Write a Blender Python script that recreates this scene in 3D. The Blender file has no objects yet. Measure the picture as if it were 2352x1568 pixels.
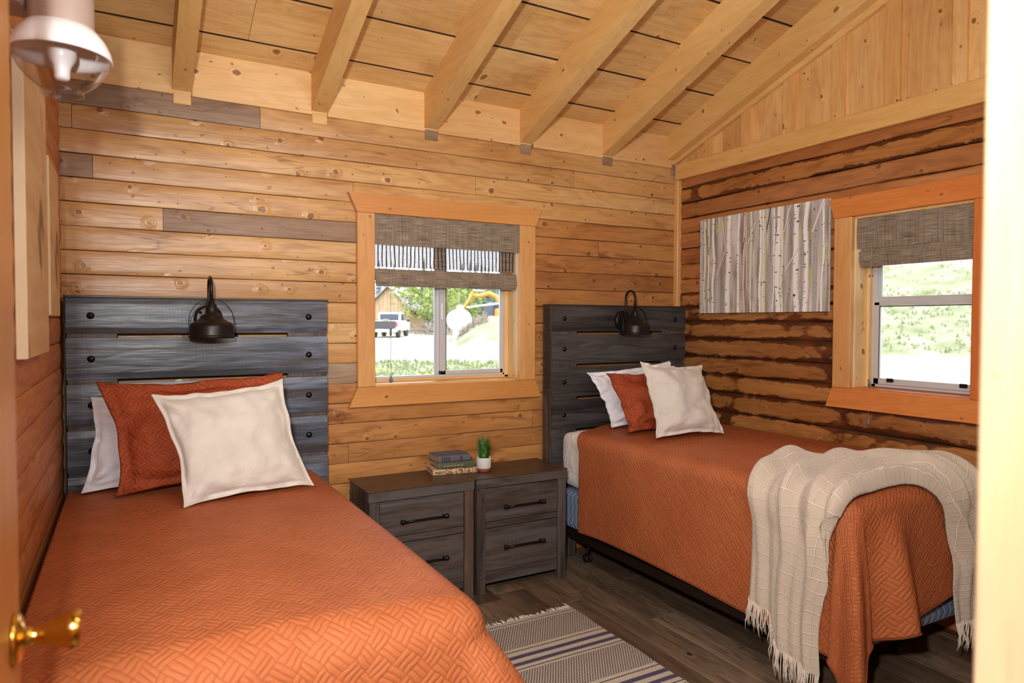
import bpy, math, random
import numpy as np
from math import sin, cos, pi, sqrt, atan2, floor
from mathutils import Vector, Matrix, noise as mnoise

S = bpy.context.scene
COL = S.collection
V = Vector

# ------------------------------------------------------------------ camera
cam_d = bpy.data.cameras.new('camera')
cam = bpy.data.objects.new('camera', cam_d)
COL.objects.link(cam)
cam_d.sensor_width = 36.0
cam_d.lens = 1568.33 / 2352 * 36.0
cam_d.clip_start = 0.05
cam_d.clip_end = 600
_F = V((0.490764, 0.870846, -0.027893)); _R = V((0.871219, -0.490887, 0.002733)); _U = V((0.011313, 0.025642, 0.999607))
CAM = V((-3.42509, -3.6768, 1.48558))
m = Matrix((( _R.x, _U.x, -_F.x, CAM.x), (_R.y, _U.y, -_F.y, CAM.y), (_R.z, _U.z, -_F.z, CAM.z), (0, 0, 0, 1)))
cam.matrix_world = m
cam_d.dof.use_dof = True
cam_d.dof.focus_distance = 3.6
cam_d.dof.aperture_fstop = 3.2
S.camera = cam

# ------------------------------------------------------------------ light
S.view_settings.view_transform = 'Standard'
S.view_settings.look = 'None'
S.view_settings.gamma = 1.0
S.view_settings.exposure = 0.0
try: S.view_settings.use_curve_mapping = False
except Exception: pass
S.cycles.max_bounces = 10
S.cycles.diffuse_bounces = 6
S.cycles.transparent_max_bounces = 16
S.cycles.caustics_reflective = False
S.cycles.caustics_refractive = False
S.cycles.sample_clamp_indirect = 6.0

world = bpy.data.worlds.new('sky')
S.world = world
world.use_nodes = True
wn = world.node_tree.nodes; wl = world.node_tree.links
wn.clear()
wo = wn.new('ShaderNodeOutputWorld'); wb = wn.new('ShaderNodeBackground')
tc = wn.new('ShaderNodeTexCoord'); nz = wn.new('ShaderNodeTexNoise'); cr = wn.new('ShaderNodeValToRGB')
nz.inputs['Scale'].default_value = 2.2; nz.inputs['Detail'].default_value = 5
cr.color_ramp.elements[0].position = 0.35; cr.color_ramp.elements[0].color = (0.62, 0.76, 1.0, 1)
cr.color_ramp.elements[1].position = 0.62; cr.color_ramp.elements[1].color = (1, 1, 1, 1)
wl.new(tc.outputs['Generated'], nz.inputs['Vector']); wl.new(nz.outputs['Fac'], cr.inputs['Fac'])
wl.new(cr.outputs['Color'], wb.inputs['Color']); wb.inputs['Strength'].default_value = 5.4
wl.new(wb.outputs[0], wo.inputs[0])

def light(name, kind, loc, energy, color, size=0.1, size_y=None, target=None, rot=None, angle=None, spread=None):
    d = bpy.data.lights.new(name, kind); d.energy = energy; d.color = color
    if kind == 'AREA':
        d.size = size
        if size_y: d.shape = 'RECTANGLE'; d.size_y = size_y
        if spread: d.spread = spread
    if kind == 'SUN' and angle: d.angle = angle
    o = bpy.data.objects.new(name, d); COL.objects.link(o); o.location = loc
    if target is not None:
        o.rotation_euler = (V(target) - V(loc)).to_track_quat('-Z', 'Y').to_euler()
    if rot: o.rotation_euler = rot
    return o
sun = light('sun', 'SUN', (-20, -20, 30), 1.5, (1.0, 0.96, 0.90), target=(0, 0, 0), angle=0.02)
# the photographer's flash, a little above and beside the lens
light('camera_flash', 'AREA', (-3.565, -3.60, 1.80), 76, (1.0, 0.985, 0.95), size=0.09, target=(-2.1, 0.0, 1.45))
# added fill light in the unseen hall behind the camera
light('hall_fill_light', 'AREA', (-3.0, -4.3, 2.35), 12, (1.0, 0.98, 0.94), size=1.2, size_y=1.0, target=(-2.6, -1.5, 1.0))
# added fill lamp out of frame, acting as flash bounced off the door wall
light('bounce_fill', 'AREA', (-2.3, -3.18, 2.45), 34, (1.0, 0.985, 0.94), size=1.8, size_y=.7, target=(-1.6, -0.4, 2.25))

# ------------------------------------------------------------------ helpers
def link(o, parent=None):
    COL.objects.link(o)
    if parent is not None: o.parent = parent
    return o
def props(o, label=None, cat=None, group=None, kind=None):
    if label: o['label'] = label
    if cat: o['category'] = cat
    if group: o['group'] = group
    if kind: o['kind'] = kind
    return o
def empty(name, loc=(0, 0, 0), label=None, cat=None, group=None, kind=None, rz=0):
    o = bpy.data.objects.new(name, None); o.empty_display_size = 0.1
    COL.objects.link(o); o.location = loc; o.rotation_euler = (0, 0, rz)
    return props(o, label, cat, group, kind)

class MB:
    def __init__(s): s.v = []; s.f = []; s.uv = {}; s.mi = []; s.sm = []
    def add(s, vs, fs, mi=0, smooth=False, uvs=None):
        b = len(s.v); s.v += [tuple(p) for p in vs]
        for k, f in enumerate(fs):
            if uvs is not None: s.uv[len(s.f)] = [uvs[i] for i in f]
            s.f.append([b + i for i in f]); s.mi.append(mi); s.sm.append(smooth)
        return s
    def box(s, x0, x1, y0, y1, z0, z1, mi=0):
        x0, x1 = min(x0, x1), max(x0, x1); y0, y1 = min(y0, y1), max(y0, y1); z0, z1 = min(z0, z1), max(z0, z1)
        vs = [(x, y, z) for z in (z0, z1) for y in (y0, y1) for x in (x0, x1)]
        return s.add(vs, [(0, 2, 3, 1), (4, 5, 7, 6), (0, 1, 5, 4), (2, 6, 7, 3), (0, 4, 6, 2), (1, 3, 7, 5)], mi)
    def cbox(s, x0, x1, y0, y1, z0, z1, c=0.004, mi=0, M=None):
        x0, x1 = min(x0, x1), max(x0, x1); y0, y1 = min(y0, y1), max(y0, y1); z0, z1 = min(z0, z1), max(z0, z1)
        c = min(c, (x1-x0)*.45, (y1-y0)*.45, (z1-z0)*.45)
        X = (x0, x1); Y = (y0, y1); Z = (z0, z1); vs = []; idx = {}
        for i in (0, 1):
            for j in (0, 1):
                for k in (0, 1):
                    sx = c*(1-2*i); sy = c*(1-2*j); sz = c*(1-2*k)
                    for a, p in enumerate(((X[i], Y[j]+sy, Z[k]+sz), (X[i]+sx, Y[j], Z[k]+sz), (X[i]+sx, Y[j]+sy, Z[k]))):
                        idx[i, j, k, a] = len(vs); vs.append(p)
        fs = []
        I = lambda i, j, k, a: idx[i, j, k, a]
        for e in (0, 1):
            q = [I(e, 0, 0, 0), I(e, 1, 0, 0), I(e, 1, 1, 0), I(e, 0, 1, 0)]; fs.append(q if e else q[::-1])
            q = [I(0, e, 0, 1), I(1, e, 0, 1), I(1, e, 1, 1), I(0, e, 1, 1)]; fs.append(q[::-1] if e else q)
            q = [I(0, 0, e, 2), I(1, 0, e, 2), I(1, 1, e, 2), I(0, 1, e, 2)]; fs.append(q if e else q[::-1])
        for i in (0, 1):
            for j in (0, 1):
                fs.append([I(i, j, 0, 0), I(i, j, 0, 1), I(i, j, 1, 1), I(i, j, 1, 0)])
                fs.append([I(i, 0, j, 0), I(i, 1, j, 0), I(i, 1, j, 2), I(i, 0, j, 2)])
                fs.append([I(0, i, j, 1), I(1, i, j, 1), I(1, i, j, 2), I(0, i, j, 2)])
                for k in (0, 1):
                    fs.append([I(i, j, k, 0), I(i, j, k, 1), I(i, j, k, 2)])
        ce = V(((x0+x1)/2, (y0+y1)/2, (z0+z1)/2)); out = []
        for f in fs:
            p = [V(vs[t]) for t in f]; n = (p[1]-p[0]).cross(p[2]-p[0]); g = sum(p, V())/len(p)
            out.append(f if n.dot(g-ce) > 0 else f[::-1])
        if M is not None: vs = [M @ V(p) for p in vs]
        return s.add(vs, out, mi)
    def tube(s, pts, r, n=10, mi=0, cap=True, smooth=True):
        pts = [V(p) for p in pts]; L = len(pts)
        rs = r if isinstance(r, (list, tuple)) else [r]*L
        vs = []; up = None
        for i, p in enumerate(pts):
            t = (pts[min(i+1, L-1)] - pts[max(i-1, 0)]).normalized()
            if up is None:
                up = V((0, 0, 1)) if abs(t.z) < .9 else V((1, 0, 0))
            a = (up - t*up.dot(t)).normalized(); up = a; b = t.cross(a)
            for k in range(n):
                th = 2*pi*k/n; vs.append(p + (a*cos(th)+b*sin(th))*rs[i])
        fs = [(i*n+k, i*n+(k+1) % n, (i+1)*n+(k+1) % n, (i+1)*n+k) for i in range(L-1) for k in range(n)]
        if cap: fs += [tuple(range(n))[::-1], tuple(range((L-1)*n, L*n))]
        return s.add(vs, fs, mi, smooth)
    def lathe(s, prof, n=32, M=None, mi=0, smooth=True, close=False):
        # prof: (r, z) list
        vs = []
        for r, z in prof:
            for k in range(n): vs.append(V((r*cos(2*pi*k/n), r*sin(2*pi*k/n), z)))
        L = len(prof)
        fs = [(i*n+k, i*n+(k+1) % n, (i+1)*n+(k+1) % n, (i+1)*n+k) for i in range(L-1) for k in range(n)]
        if close: fs += [tuple(range(n))[::-1], tuple(range((L-1)*n, L*n))]
        if M is not None: vs = [M @ p for p in vs]
        return s.add(vs, fs, mi, smooth)
    def prism(s, poly, a0, a1, axis='y', mi=0):
        # poly 2-D, extruded along axis; x -> (y,z), y -> (x,z), z -> (x,y)
        n = len(poly)
        def P(p, a): return {'x': (a, p[0], p[1]), 'y': (p[0], a, p[1]), 'z': (p[0], p[1], a)}[axis]
        vs = [P(p, a0) for p in poly] + [P(p, a1) for p in poly]
        fs = [tuple(range(n)), tuple(range(n, 2*n))[::-1]] + [(i, i+n, (i+1) % n+n, (i+1) % n) for i in range(n)]
        return s.add(vs, fs, mi)
    def grid(s, fn, nu, nv, mi=0, smooth=True, uvfn=None, flip=False):
        vs = [fn(i/nu, j/nv) for j in range(nv+1) for i in range(nu+1)]
        fs = [(j*(nu+1)+i, j*(nu+1)+i+1, (j+1)*(nu+1)+i+1, (j+1)*(nu+1)+i) for j in range(nv) for i in range(nu)]
        if flip: fs = [f[::-1] for f in fs]
        uvs = [uvfn(i/nu, j/nv) for j in range(nv+1) for i in range(nu+1)] if uvfn else None
        return s.add(vs, fs, mi, smooth, uvs)
    def mesh(s, name, mats, org=(0, 0, 0)):
        me = bpy.data.meshes.new(name)
        o = V(org)
        me.from_pydata([(p[0]-o.x, p[1]-o.y, p[2]-o.z) for p in s.v], [], s.f)
        for mm in (mats if isinstance(mats, (list, tuple)) else [mats]): me.materials.append(mm)
        me.polygons.foreach_set('material_index', s.mi)
        me.polygons.foreach_set('use_smooth', s.sm)
        if s.uv:
            ul = me.uv_layers.new(name='UVMap')
            for pi_, p in enumerate(me.polygons):
                if pi_ in s.uv:
                    for li, uvv in zip(p.loop_indices, s.uv[pi_]): ul.data[li].uv = uvv
        me.update()
        return me
    def build(s, name, mats, parent=None, org=None, label=None, cat=None, group=None, kind=None, recalc=False):
        """vertices are world coordinates; the object's origin goes to org (default: the centre of its box)"""
        if org is None:
            a = np.array([tuple(p) for p in s.v]); org = (a.min(0)+a.max(0))/2
        me = s.mesh(name, mats, org)
        if recalc:
            import bmesh
            bm = bmesh.new(); bm.from_mesh(me); bmesh.ops.recalc_face_normals(bm, faces=bm.faces); bm.to_mesh(me); bm.free()
        o = bpy.data.objects.new(name, me); COL.objects.link(o)
        if parent is not None:
            bpy_m = world_of(parent)
            o.parent = parent
            o.location = V(org) - bpy_m
        else: o.location = org
        return props(o, label, cat, group, kind)
def world_of(o):
    p = V((0, 0, 0))
    while o is not None: p += V(o.location); o = o.parent
    return p
def copy_tree(o, parent=None):
    c = o.copy(); COL.objects.link(c); c.parent = parent
    for ch in list(o.children): copy_tree(ch, c)
    return c
def nrm(p, s=1.0): return mnoise.noise(V(p)*s)

# ------------------------------------------------------------------ materials
class NT:
    def __init__(s, name):
        s.m = bpy.data.materials.new(name); s.m.use_nodes = True
        s.n = s.m.node_tree.nodes; s.l = s.m.node_tree.links; s.n.clear()
        s.out = s.n.new('ShaderNodeOutputMaterial'); s.b = s.n.new('ShaderNodeBsdfPrincipled')
        s.l.new(s.b.outputs[0], s.out.inputs[0])
    def _in(s, sock, v):
        if v is None: return
        if isinstance(v, bpy.types.NodeSocket): s.l.new(v, sock)
        elif isinstance(v, (tuple, list)) and len(v) == 3 and sock.type == 'RGBA': sock.default_value = (*v, 1)
        else: sock.default_value = v
    def math(s, op, a, b=None, c=None, clamp=False):
        n = s.n.new('ShaderNodeMath'); n.operation = op; n.use_clamp = clamp
        s._in(n.inputs[0], a); s._in(n.inputs[1], b)
        if c is not None: s._in(n.inputs[2], c)
        return n.outputs[0]
    def vmath(s, op, a, b=None, scale=None):
        n = s.n.new('ShaderNodeVectorMath'); n.operation = op
        s._in(n.inputs[0], a)
        if b is not None: s._in(n.inputs[1], b)
        if scale is not None: s._in(n.inputs['Scale'], scale)
        return n.outputs['Value'] if op in ('LENGTH', 'DISTANCE', 'DOT_PRODUCT') else n.outputs[0]
    def coord(s, which='Object'): return s.n.new('ShaderNodeTexCoord').outputs[which]
    def sep(s, v):
        n = s.n.new('ShaderNodeSeparateXYZ'); s._in(n.inputs[0], v); return n.outputs
    def comb(s, x, y, z):
        n = s.n.new('ShaderNodeCombineXYZ'); s._in(n.inputs[0], x); s._in(n.inputs[1], y); s._in(n.inputs[2], z); return n.outputs[0]
    def noise(s, v, scale=1, detail=2, rough=.5, dist=0, color=False):
        n = s.n.new('ShaderNodeTexNoise'); s._in(n.inputs['Vector'], v); n.inputs['Scale'].default_value = scale
        n.inputs['Detail'].default_value = detail; n.inputs['Roughness'].default_value = rough; n.inputs['Distortion'].default_value = dist
        return n.outputs['Color' if color else 'Fac']
    def voronoi(s, v, scale=1, feature='F1', rnd=1.0):
        n = s.n.new('ShaderNodeTexVoronoi'); n.voronoi_dimensions = '2D'; n.feature = feature; s._in(n.inputs['Vector'], v); n.inputs['Scale'].default_value = scale
        n.inputs['Randomness'].default_value = rnd
        return n.outputs
    def smooth(s, x, a, b, lo=0., hi=1.):
        n = s.n.new('ShaderNodeMapRange'); n.interpolation_type = 'SMOOTHSTEP'; s._in(n.inputs[0], x)
        for i, q in enumerate((a, b, lo, hi)): s._in(n.inputs[i+1], q)
        return n.outputs[0]
    def mix(s, f, a, b, mode='MIX'):
        n = s.n.new('ShaderNodeMix'); n.data_type = 'RGBA'; n.blend_type = mode; n.clamp_factor = True
        s._in(n.inputs[0], f); s._in(n.inputs[6], a); s._in(n.inputs[7], b); return n.outputs[2]
    def ramp(s, f, stops):
        n = s.n.new('ShaderNodeValToRGB'); s._in(n.inputs[0], f); e = n.color_ramp.elements
        while len(e) < len(stops): e.new(.5)
        for q, (p, c) in zip(e, stops): q.position = p; q.color = (*c, 1)
        return n.outputs[0]
    def rnd(s): return s.n.new('ShaderNodeObjectInfo').outputs['Random']
    def loc(s): return s.n.new('ShaderNodeObjectInfo').outputs['Location']
    def bump(s, h, strength=.3, dist=.01, normal=None):
        n = s.n.new('ShaderNodeBump'); s._in(n.inputs['Height'], h); n.inputs['Strength'].default_value = strength
        n.inputs['Distance'].default_value = dist
        if normal is not None: s.l.new(normal, n.inputs['Normal'])
        return n.outputs[0]
    def set(s, color=None, rough=None, metal=None, normal=None, spec=None, **kw):
        b = s.b
        s._in(b.inputs['Base Color'], color); s._in(b.inputs['Roughness'], rough); s._in(b.inputs['Metallic'], metal)
        if normal is not None: s.l.new(normal, b.inputs['Normal'])
        if spec is not None: s._in(b.inputs['Specular IOR Level'], spec)
        for k, v in kw.items(): s._in(b.inputs[k.replace('_', ' ')], v)
        return s.m

def srgb(r, g, b):
    f = lambda c: (c/255/12.92) if c/255 <= .04045 else ((c/255+.055)/1.055)**2.4
    return (f(r), f(g), f(b))

def axis_coord(t, axis):
    """object coordinates with the grain turned onto X, shifted by a random amount per object"""
    o = t.sep(t.coord('Object'))
    a, b, c = {'x': (0, 1, 2), 'y': (1, 0, 2), 'z': (2, 1, 0)}[axis]
    r = t.rnd()
    return t.comb(t.math('ADD', o[a], t.math('MULTIPLY', r, 37.0)), t.math('ADD', o[b], t.math('MULTIPLY', r, 11.0)), t.math('ADD', o[c], t.math('MULTIPLY', r, 23.0))), o, r

def wood(name, base, dark, light, axis='x', knots=.5, var=.3, rough=.42, stain=0., grain=.5, bump=.25, kscale=6.5, crack=.6, knot_col=srgb(124, 72, 38), patch=None, saw=0., spec=.5, stain_th=.5, mottle=0.):
    t = NT(name)
    co, o, r = axis_coord(t, axis)
    s1 = t.vmath('MULTIPLY', co, (1.1, 7, 7)); s2 = t.vmath('MULTIPLY', co, (5, 120, 120))
    # knots
    cs_ = t.sep(co)
    flat = t.comb(cs_[0], t.math('ADD', cs_[1], cs_[2]), 0.0)
    flat = t.vmath('ADD', t.vmath('MULTIPLY', flat, (.8, 1, 1)), t.vmath('SCALE', t.noise(flat, 22, 2, color=True), scale=.026))
    kv = t.voronoi(flat, kscale)
    kd = kv['Distance']; kc = t.sep(kv['Color'])
    krad = t.math('MULTIPLY', t.smooth(kc[0], 1-knots*.8, 1.02-knots*.8), t.math('ADD', .035, t.math('MULTIPLY', kc[1], .065)))
    kin = t.math('SUBTRACT', krad, kd)
    kmask = t.smooth(kin, -.008, .022)
    halo = t.math('MULTIPLY', t.smooth(t.math('SUBTRACT', kd, krad), .16, -.01), t.smooth(kc[0], 1-knots*.8, 1.02-knots*.8))
    n1 = t.noise(s1, 1, 3, .55, .3)
    figure = t.math('ADD', t.math('MULTIPLY', n1, 8.0), t.math('MULTIPLY', halo, 1.6))
    rings = t.math('ABSOLUTE', t.math('SUBTRACT', t.math('FRACT', figure), .5))
    rings = t.smooth(rings, .0, .42)
    fine = t.noise(s2, 1, 4, .6)
    tone = t.noise(t.vmath('MULTIPLY', co, (.9, 3, 3)), 1, 3, .5)
    c = t.mix(t.smooth(tone, .3, .7), base, light)
    c = t.mix(t.math('MULTIPLY', t.math('SUBTRACT', 1, rings), .42*grain), c, dark)
    c = t.mix(t.math('MULTIPLY', t.smooth(fine, .45, .75), .55*grain), c, dark)
    c = t.mix(t.math('MULTIPLY', halo, .35), c, light)
    kv2 = t.voronoi(t.vmath('ADD', flat, (3.7, 9.1, 0)), kscale*1.9); kc2 = t.sep(kv2['Color'])
    k2 = t.math('SUBTRACT', t.math('MULTIPLY', t.smooth(kc2[0], 1-knots*.5, 1.02-knots*.5), t.math('ADD', .03, t.math('MULTIPLY', kc2[1], .07))), kv2['Distance'])
    kmask = t.math('MAXIMUM', kmask, t.math('MULTIPLY', t.smooth(k2, -.01, .03), .75))
    ringk = t.math('ABSOLUTE', t.math('SUBTRACT', t.math('FRACT', t.math('MULTIPLY', kd, 40)), .5))
    c = t.mix(t.math('MULTIPLY', kmask, t.math('ADD', .6, ringk)), c, knot_col)
    if crack:
        cn = t.noise(t.vmath('MULTIPLY', co, (.8, 10, 10)), 1, 3, .55, .4)
        cg = t.smooth(t.noise(t.vmath('MULTIPLY', co, (1.7, 5, 5)), 1, 2), .52, .60)
        cl_ = t.smooth(t.math('ABSOLUTE', t.math('SUBTRACT', cn, .5)), .012, .002)
        c = t.mix(t.math('MULTIPLY', t.math('MULTIPLY', cl_, cg), crack), c, knot_col)
    # piece to piece difference
    c = t.mix(t.math('MULTIPLY', t.smooth(r, .35, 1.0), var), c, t.mix(.5, dark, c, 'MULTIPLY'))
    if mottle:
        wl_ = t.noise(t.vmath('MULTIPLY', co, (2.2, 6, 9)), 1, 4, .6, 1.2)
        c = t.mix(t.math('MULTIPLY', t.smooth(wl_, .52, .72), mottle), c, dark)
    if patch is not None:
        pn = t.noise(t.vmath('MULTIPLY', co, (1.6, 12, 22)), 1, 4, .6, .5)
        c = t.mix(t.smooth(pn, .42, .68), c, patch)
    if stain:
        z = o[{'x': 2, 'y': 2, 'z': 0}[axis]]
        edge = t.smooth(t.math('ABSOLUTE', z), .022, .056)
        w = t.n.new('ShaderNodeNewGeometry').outputs['Position']
        sn = t.noise(t.vmath('MULTIPLY', w, (2.6, 2.6, 2.2)), 1, 5, .62, .8)
        sn2 = t.noise(t.vmath('MULTIPLY', w, (9, 9, 16)), 1, 3, .6)
        q = t.math('ADD', t.math('ADD', t.math('MULTIPLY', edge, .22), sn), t.math('MULTIPLY', t.math('SUBTRACT', sn2, .5), .35))
        st = t.smooth(q, stain_th+.12, stain_th+.2)
        c = t.mix(t.math('MULTIPLY', st, stain), c, t.mix(t.smooth(sn2, .4, .7), srgb(52, 22, 8), srgb(110, 52, 20)))
        hair = t.smooth(t.math('ADD', edge, t.math('MULTIPLY', sn2, .8)), 1.12, 1.35)
        c = t.mix(t.math('MULTIPLY', hair, .6), c, srgb(70, 34, 14))
    h = t.math('ADD', t.math('MULTIPLY', fine, .5), t.math('MULTIPLY', rings, .2))
    h = t.math('ADD', h, t.math('MULTIPLY', t.noise(t.vmath('MULTIPLY', co, (3, 14, 14)), 1, 2), 1.6))
    h = t.math('SUBTRACT', h, t.math('MULTIPLY', kmask, .8))
    h = t.math('ADD', h, t.math('MULTIPLY', halo, 2.2))
    if saw:
        sw = t.noise(t.vmath('MULTIPLY', co, (150, 6, 6)), 1, 2, .5)
        h = t.math('ADD', h, t.math('MULTIPLY', sw, saw))
        c = t.mix(t.math('MULTIPLY', t.smooth(sw, .5, .75), min(.35, saw*.35)), c, light)
    rr = t.math('ADD', rough, t.math('MULTIPLY', t.math('SUBTRACT', fine, .5), .3))
    return t.set(c, rr, normal=t.bump(h, bump, .004), spec=spec)

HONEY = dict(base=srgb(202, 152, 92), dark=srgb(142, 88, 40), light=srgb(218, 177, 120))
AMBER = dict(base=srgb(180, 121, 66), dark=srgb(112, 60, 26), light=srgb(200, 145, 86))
M = {}
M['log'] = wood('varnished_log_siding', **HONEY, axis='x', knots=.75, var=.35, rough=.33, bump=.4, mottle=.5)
M['log_low'] = wood('varnished_log_siding_amber', **AMBER, axis='x', knots=.7, var=.35, rough=.38, bump=.4, mottle=.7)  # lower and right courses: wood variation plus dimmer light, both in the colour
M['log_right'] = wood('stained_log_siding', base=srgb(170, 110, 56), dark=srgb(100, 52, 20), light=srgb(190, 132, 74), axis='y', knots=.45, var=.3, rough=.42, stain=.93, bump=.4, mottle=.5, stain_th=.42)
M['log_right_top'] = wood('log_siding_upper', base=srgb(178, 112, 60), dark=srgb(108, 58, 26), light=srgb(196, 136, 84), axis='y', knots=.45, var=.3, rough=.42, stain=.8, bump=.4, mottle=.5, stain_th=.62)
M['log_left'] = wood('log_siding_side', base=srgb(196, 124, 66), dark=srgb(128, 68, 28), light=srgb(214, 146, 84), axis='y', knots=.45, var=.4, rough=.45, bump=.3, mottle=.5)
M['weathered'] = wood('weathered_grey_board', base=srgb(150, 118, 92), dark=srgb(86, 62, 46), light=srgb(176, 150, 122), axis='x', knots=.6, var=.2, rough=.5, bump=.4, mottle=.6)
M['end_grain'] = wood('end_grain_logs', base=srgb(214, 178, 122), dark=srgb(140, 100, 60), light=srgb(228, 200, 150), axis='x', knots=.2, var=.2)
M['roof_plank'] = wood('ceiling_boards', crack=.15, base=srgb(214, 170, 106), dark=srgb(160, 108, 52), light=srgb(228, 192, 132), axis='x', knots=.25, var=.3, rough=.55, bump=.3, saw=.7, mottle=.35)
M['rafter'] = wood('rough_sawn_rafter', crack=.15, base=srgb(218, 174, 106), dark=srgb(174, 122, 60), light=srgb(230, 192, 128), axis='y', knots=.2, var=.15, rough=.6, bump=.3, saw=.5, grain=.35)
M['frieze'] = wood('frieze_board', crack=.15, base=srgb(224, 178, 116), dark=srgb(176, 118, 62), light=srgb(236, 198, 140), axis='x', knots=.5, var=.2, rough=.42, bump=.3, grain=.35)
M['gable'] = wood('gable_board', crack=.15, base=srgb(222, 170, 104), dark=srgb(166, 104, 50), light=srgb(236, 194, 130), axis='z', knots=.6, var=.25, rough=.4, bump=.35, grain=.4, mottle=.35)
M['beam'] = wood('gable_beam', crack=.15, base=srgb(222, 174, 104), dark=srgb(186, 132, 66), light=srgb(230, 186, 118), axis='y', knots=.25, var=.0, rough=.5, grain=.5)
M['trim_v'] = wood('corner_trim', base=srgb(216, 162, 98), dark=srgb(176, 118, 60), light=srgb(226, 178, 112), axis='z', knots=.1, var=.0, grain=.4)
M['casing_x'] = wood('window_casing_x', crack=.15, base=srgb(208, 144, 78), dark=srgb(168, 100, 44), light=srgb(220, 160, 92), axis='x', knots=.15, var=.1, grain=.3, bump=.15)
M['casing_z'] = wood('window_casing_z', crack=.15, base=srgb(214, 156, 94), dark=srgb(172, 108, 54), light=srgb(226, 176, 114), axis='z', knots=.15, var=.1, grain=.35, bump=.15, mottle=.2)
M['casing_y'] = wood('window_casing_y', crack=.15, base=srgb(210, 122, 58), dark=srgb(160, 78, 30), light=srgb(222, 140, 72), axis='y', knots=.15, var=.1, grain=.35, bump=.15)
M['casing_z_dark'] = wood('window_casing_z_dark', crack=.15, base=srgb(208, 116, 54), dark=srgb(150, 70, 26), light=srgb(220, 132, 66), axis='z', knots=.3, var=.1, grain=.35, bump=.15)
M['jamb'] = wood('window_reveal', base=srgb(236, 196, 132), dark=srgb(196, 140, 76), light=srgb(246, 216, 160), axis='z', knots=.45, var=.05, grain=.4)
M['jamb_x'] = wood('window_reveal_x', base=srgb(226, 178, 112), dark=srgb(186, 128, 66), light=srgb(240, 206, 148), axis='x', knots=.3, var=.05, grain=.4)
M['door'] = wood('stained_door', crack=.15, base=srgb(204, 138, 68), dark=srgb(164, 98, 40), light=srgb(214, 152, 82), axis='z', knots=.0, var=.0, grain=.3, rough=.35)
M['door_trim'] = wood('door_frame_pine', crack=.15, base=srgb(156, 130, 100), dark=srgb(128, 98, 66), light=srgb(170, 148, 118), axis='z', knots=.1, var=.0, grain=.4, rough=.4)
BARN = dict(base=srgb(60, 50, 45), dark=srgb(26, 21, 19), light=srgb(92, 80, 73))
for ax in 'xyz':
    M['barn_'+ax] = wood('barnwood_'+ax, **BARN, axis=ax, knots=.0, var=.25, rough=.46, grain=.9, bump=.5, patch=srgb(86, 81, 80), saw=.9, knot_col=srgb(20, 16, 14))
M['barn_brown'] = wood('barnwood_brown', base=srgb(84, 66, 52), dark=srgb(40, 30, 25), light=srgb(112, 90, 72), axis='z', knots=.1, var=.1, rough=.46, grain=.9, bump=.4, patch=srgb(74, 68, 66), saw=.5, knot_col=srgb(20, 16, 14))
M['barn_top'] = wood('barnwood_top', base=srgb(70, 50, 38), dark=srgb(40, 28, 22), light=srgb(86, 66, 52), axis='x', knots=.1, var=.1, rough=.4, grain=.6, bump=.15, knot_col=srgb(24, 16, 12))
M['head_slat'] = wood('headboard_slat_glare', base=srgb(58, 64, 76), dark=srgb(22, 24, 29), light=srgb(130, 142, 162), axis='x', knots=.0, var=.3, rough=.34, grain=1.0, bump=.5, patch=srgb(66, 62, 62), saw=.15, knot_col=srgb(20, 18, 18))  # bluish glare off the slats is mixed into their colour
M['head_slat_r'] = wood('headboard_slat_charcoal', base=srgb(50, 47, 46), dark=srgb(22, 20, 20), light=srgb(84, 82, 82), axis='x', knots=.0, var=.4, rough=.45, grain=1.0, bump=.5, patch=srgb(76, 72, 72), saw=.4, knot_col=srgb(20, 18, 18))
M['floor'] = wood('vinyl_floor_plank', base=srgb(108, 86, 68), dark=srgb(54, 42, 34), light=srgb(146, 122, 100), axis='y', knots=.10, var=.5, rough=.38, grain=.8, bump=.12, knot_col=srgb(34, 24, 18), mottle=.5)

def plain(name, col, rough=.5, metal=0., spec=.5, bump=0., bscale=200., var=0., **kw):
    t = NT(name); c = col
    n = None
    if bump or var:
        n = t.noise(t.coord('Object'), bscale, 3)
    if var: c = t.mix(t.math('MULTIPLY', t.smooth(t.noise(t.coord('Object'), 6, 4), .35, .7), var), col, tuple(x*.55 for x in col))
    return t.set(c, rough, metal, normal=t.bump(n, bump, .002) if bump else None, spec=spec, **kw)
M['black_metal'] = plain('bronze_black_metal', srgb(38, 33, 31), .38, .6, bump=.05, bscale=300)
M['black_bolt'] = plain('black_iron', srgb(26, 23, 24), .35, .5, bump=.1, bscale=120)
M['brass'] = plain('polished_brass', srgb(224, 178, 84), .14, 1.0)
M['alu'] = plain('mill_aluminium', srgb(206, 206, 208), .4, .15)
M['alu_dark'] = plain('window_gasket', srgb(74, 72, 74), .6)
M['bed_steel'] = plain('bed_frame_steel', srgb(40, 26, 22), .5, .4)
M['rubber'] = plain('caster_rubber', srgb(24, 22, 22), .5)
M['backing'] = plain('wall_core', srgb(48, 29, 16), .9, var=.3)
M['subfloor'] = plain('subfloor', srgb(50, 38, 30), .9, var=.3)
M['pages'] = plain('book_pages', srgb(168, 148, 126), .8, bump=.4, bscale=600, var=.2)
M['white_ceramic'] = plain('white_glazed_pot', srgb(226, 222, 218), .4)
M['terracotta'] = plain('terracotta', srgb(150, 78, 60), .6, bump=.1)
M['soil'] = plain('potting_soil', srgb(40, 28, 20), .9, bump=.6, bscale=150)
M['pink_metal'] = plain('rose_taupe_enamel', srgb(168, 146, 134), .5)
M['white_enamel'] = plain('white_enamel', srgb(240, 240, 242), .3)
M['bulb'] = plain('frosted_bulb', srgb(244, 244, 246), .3)
M['cord'] = plain('blind_cord', srgb(168, 160, 150), .7)
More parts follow.
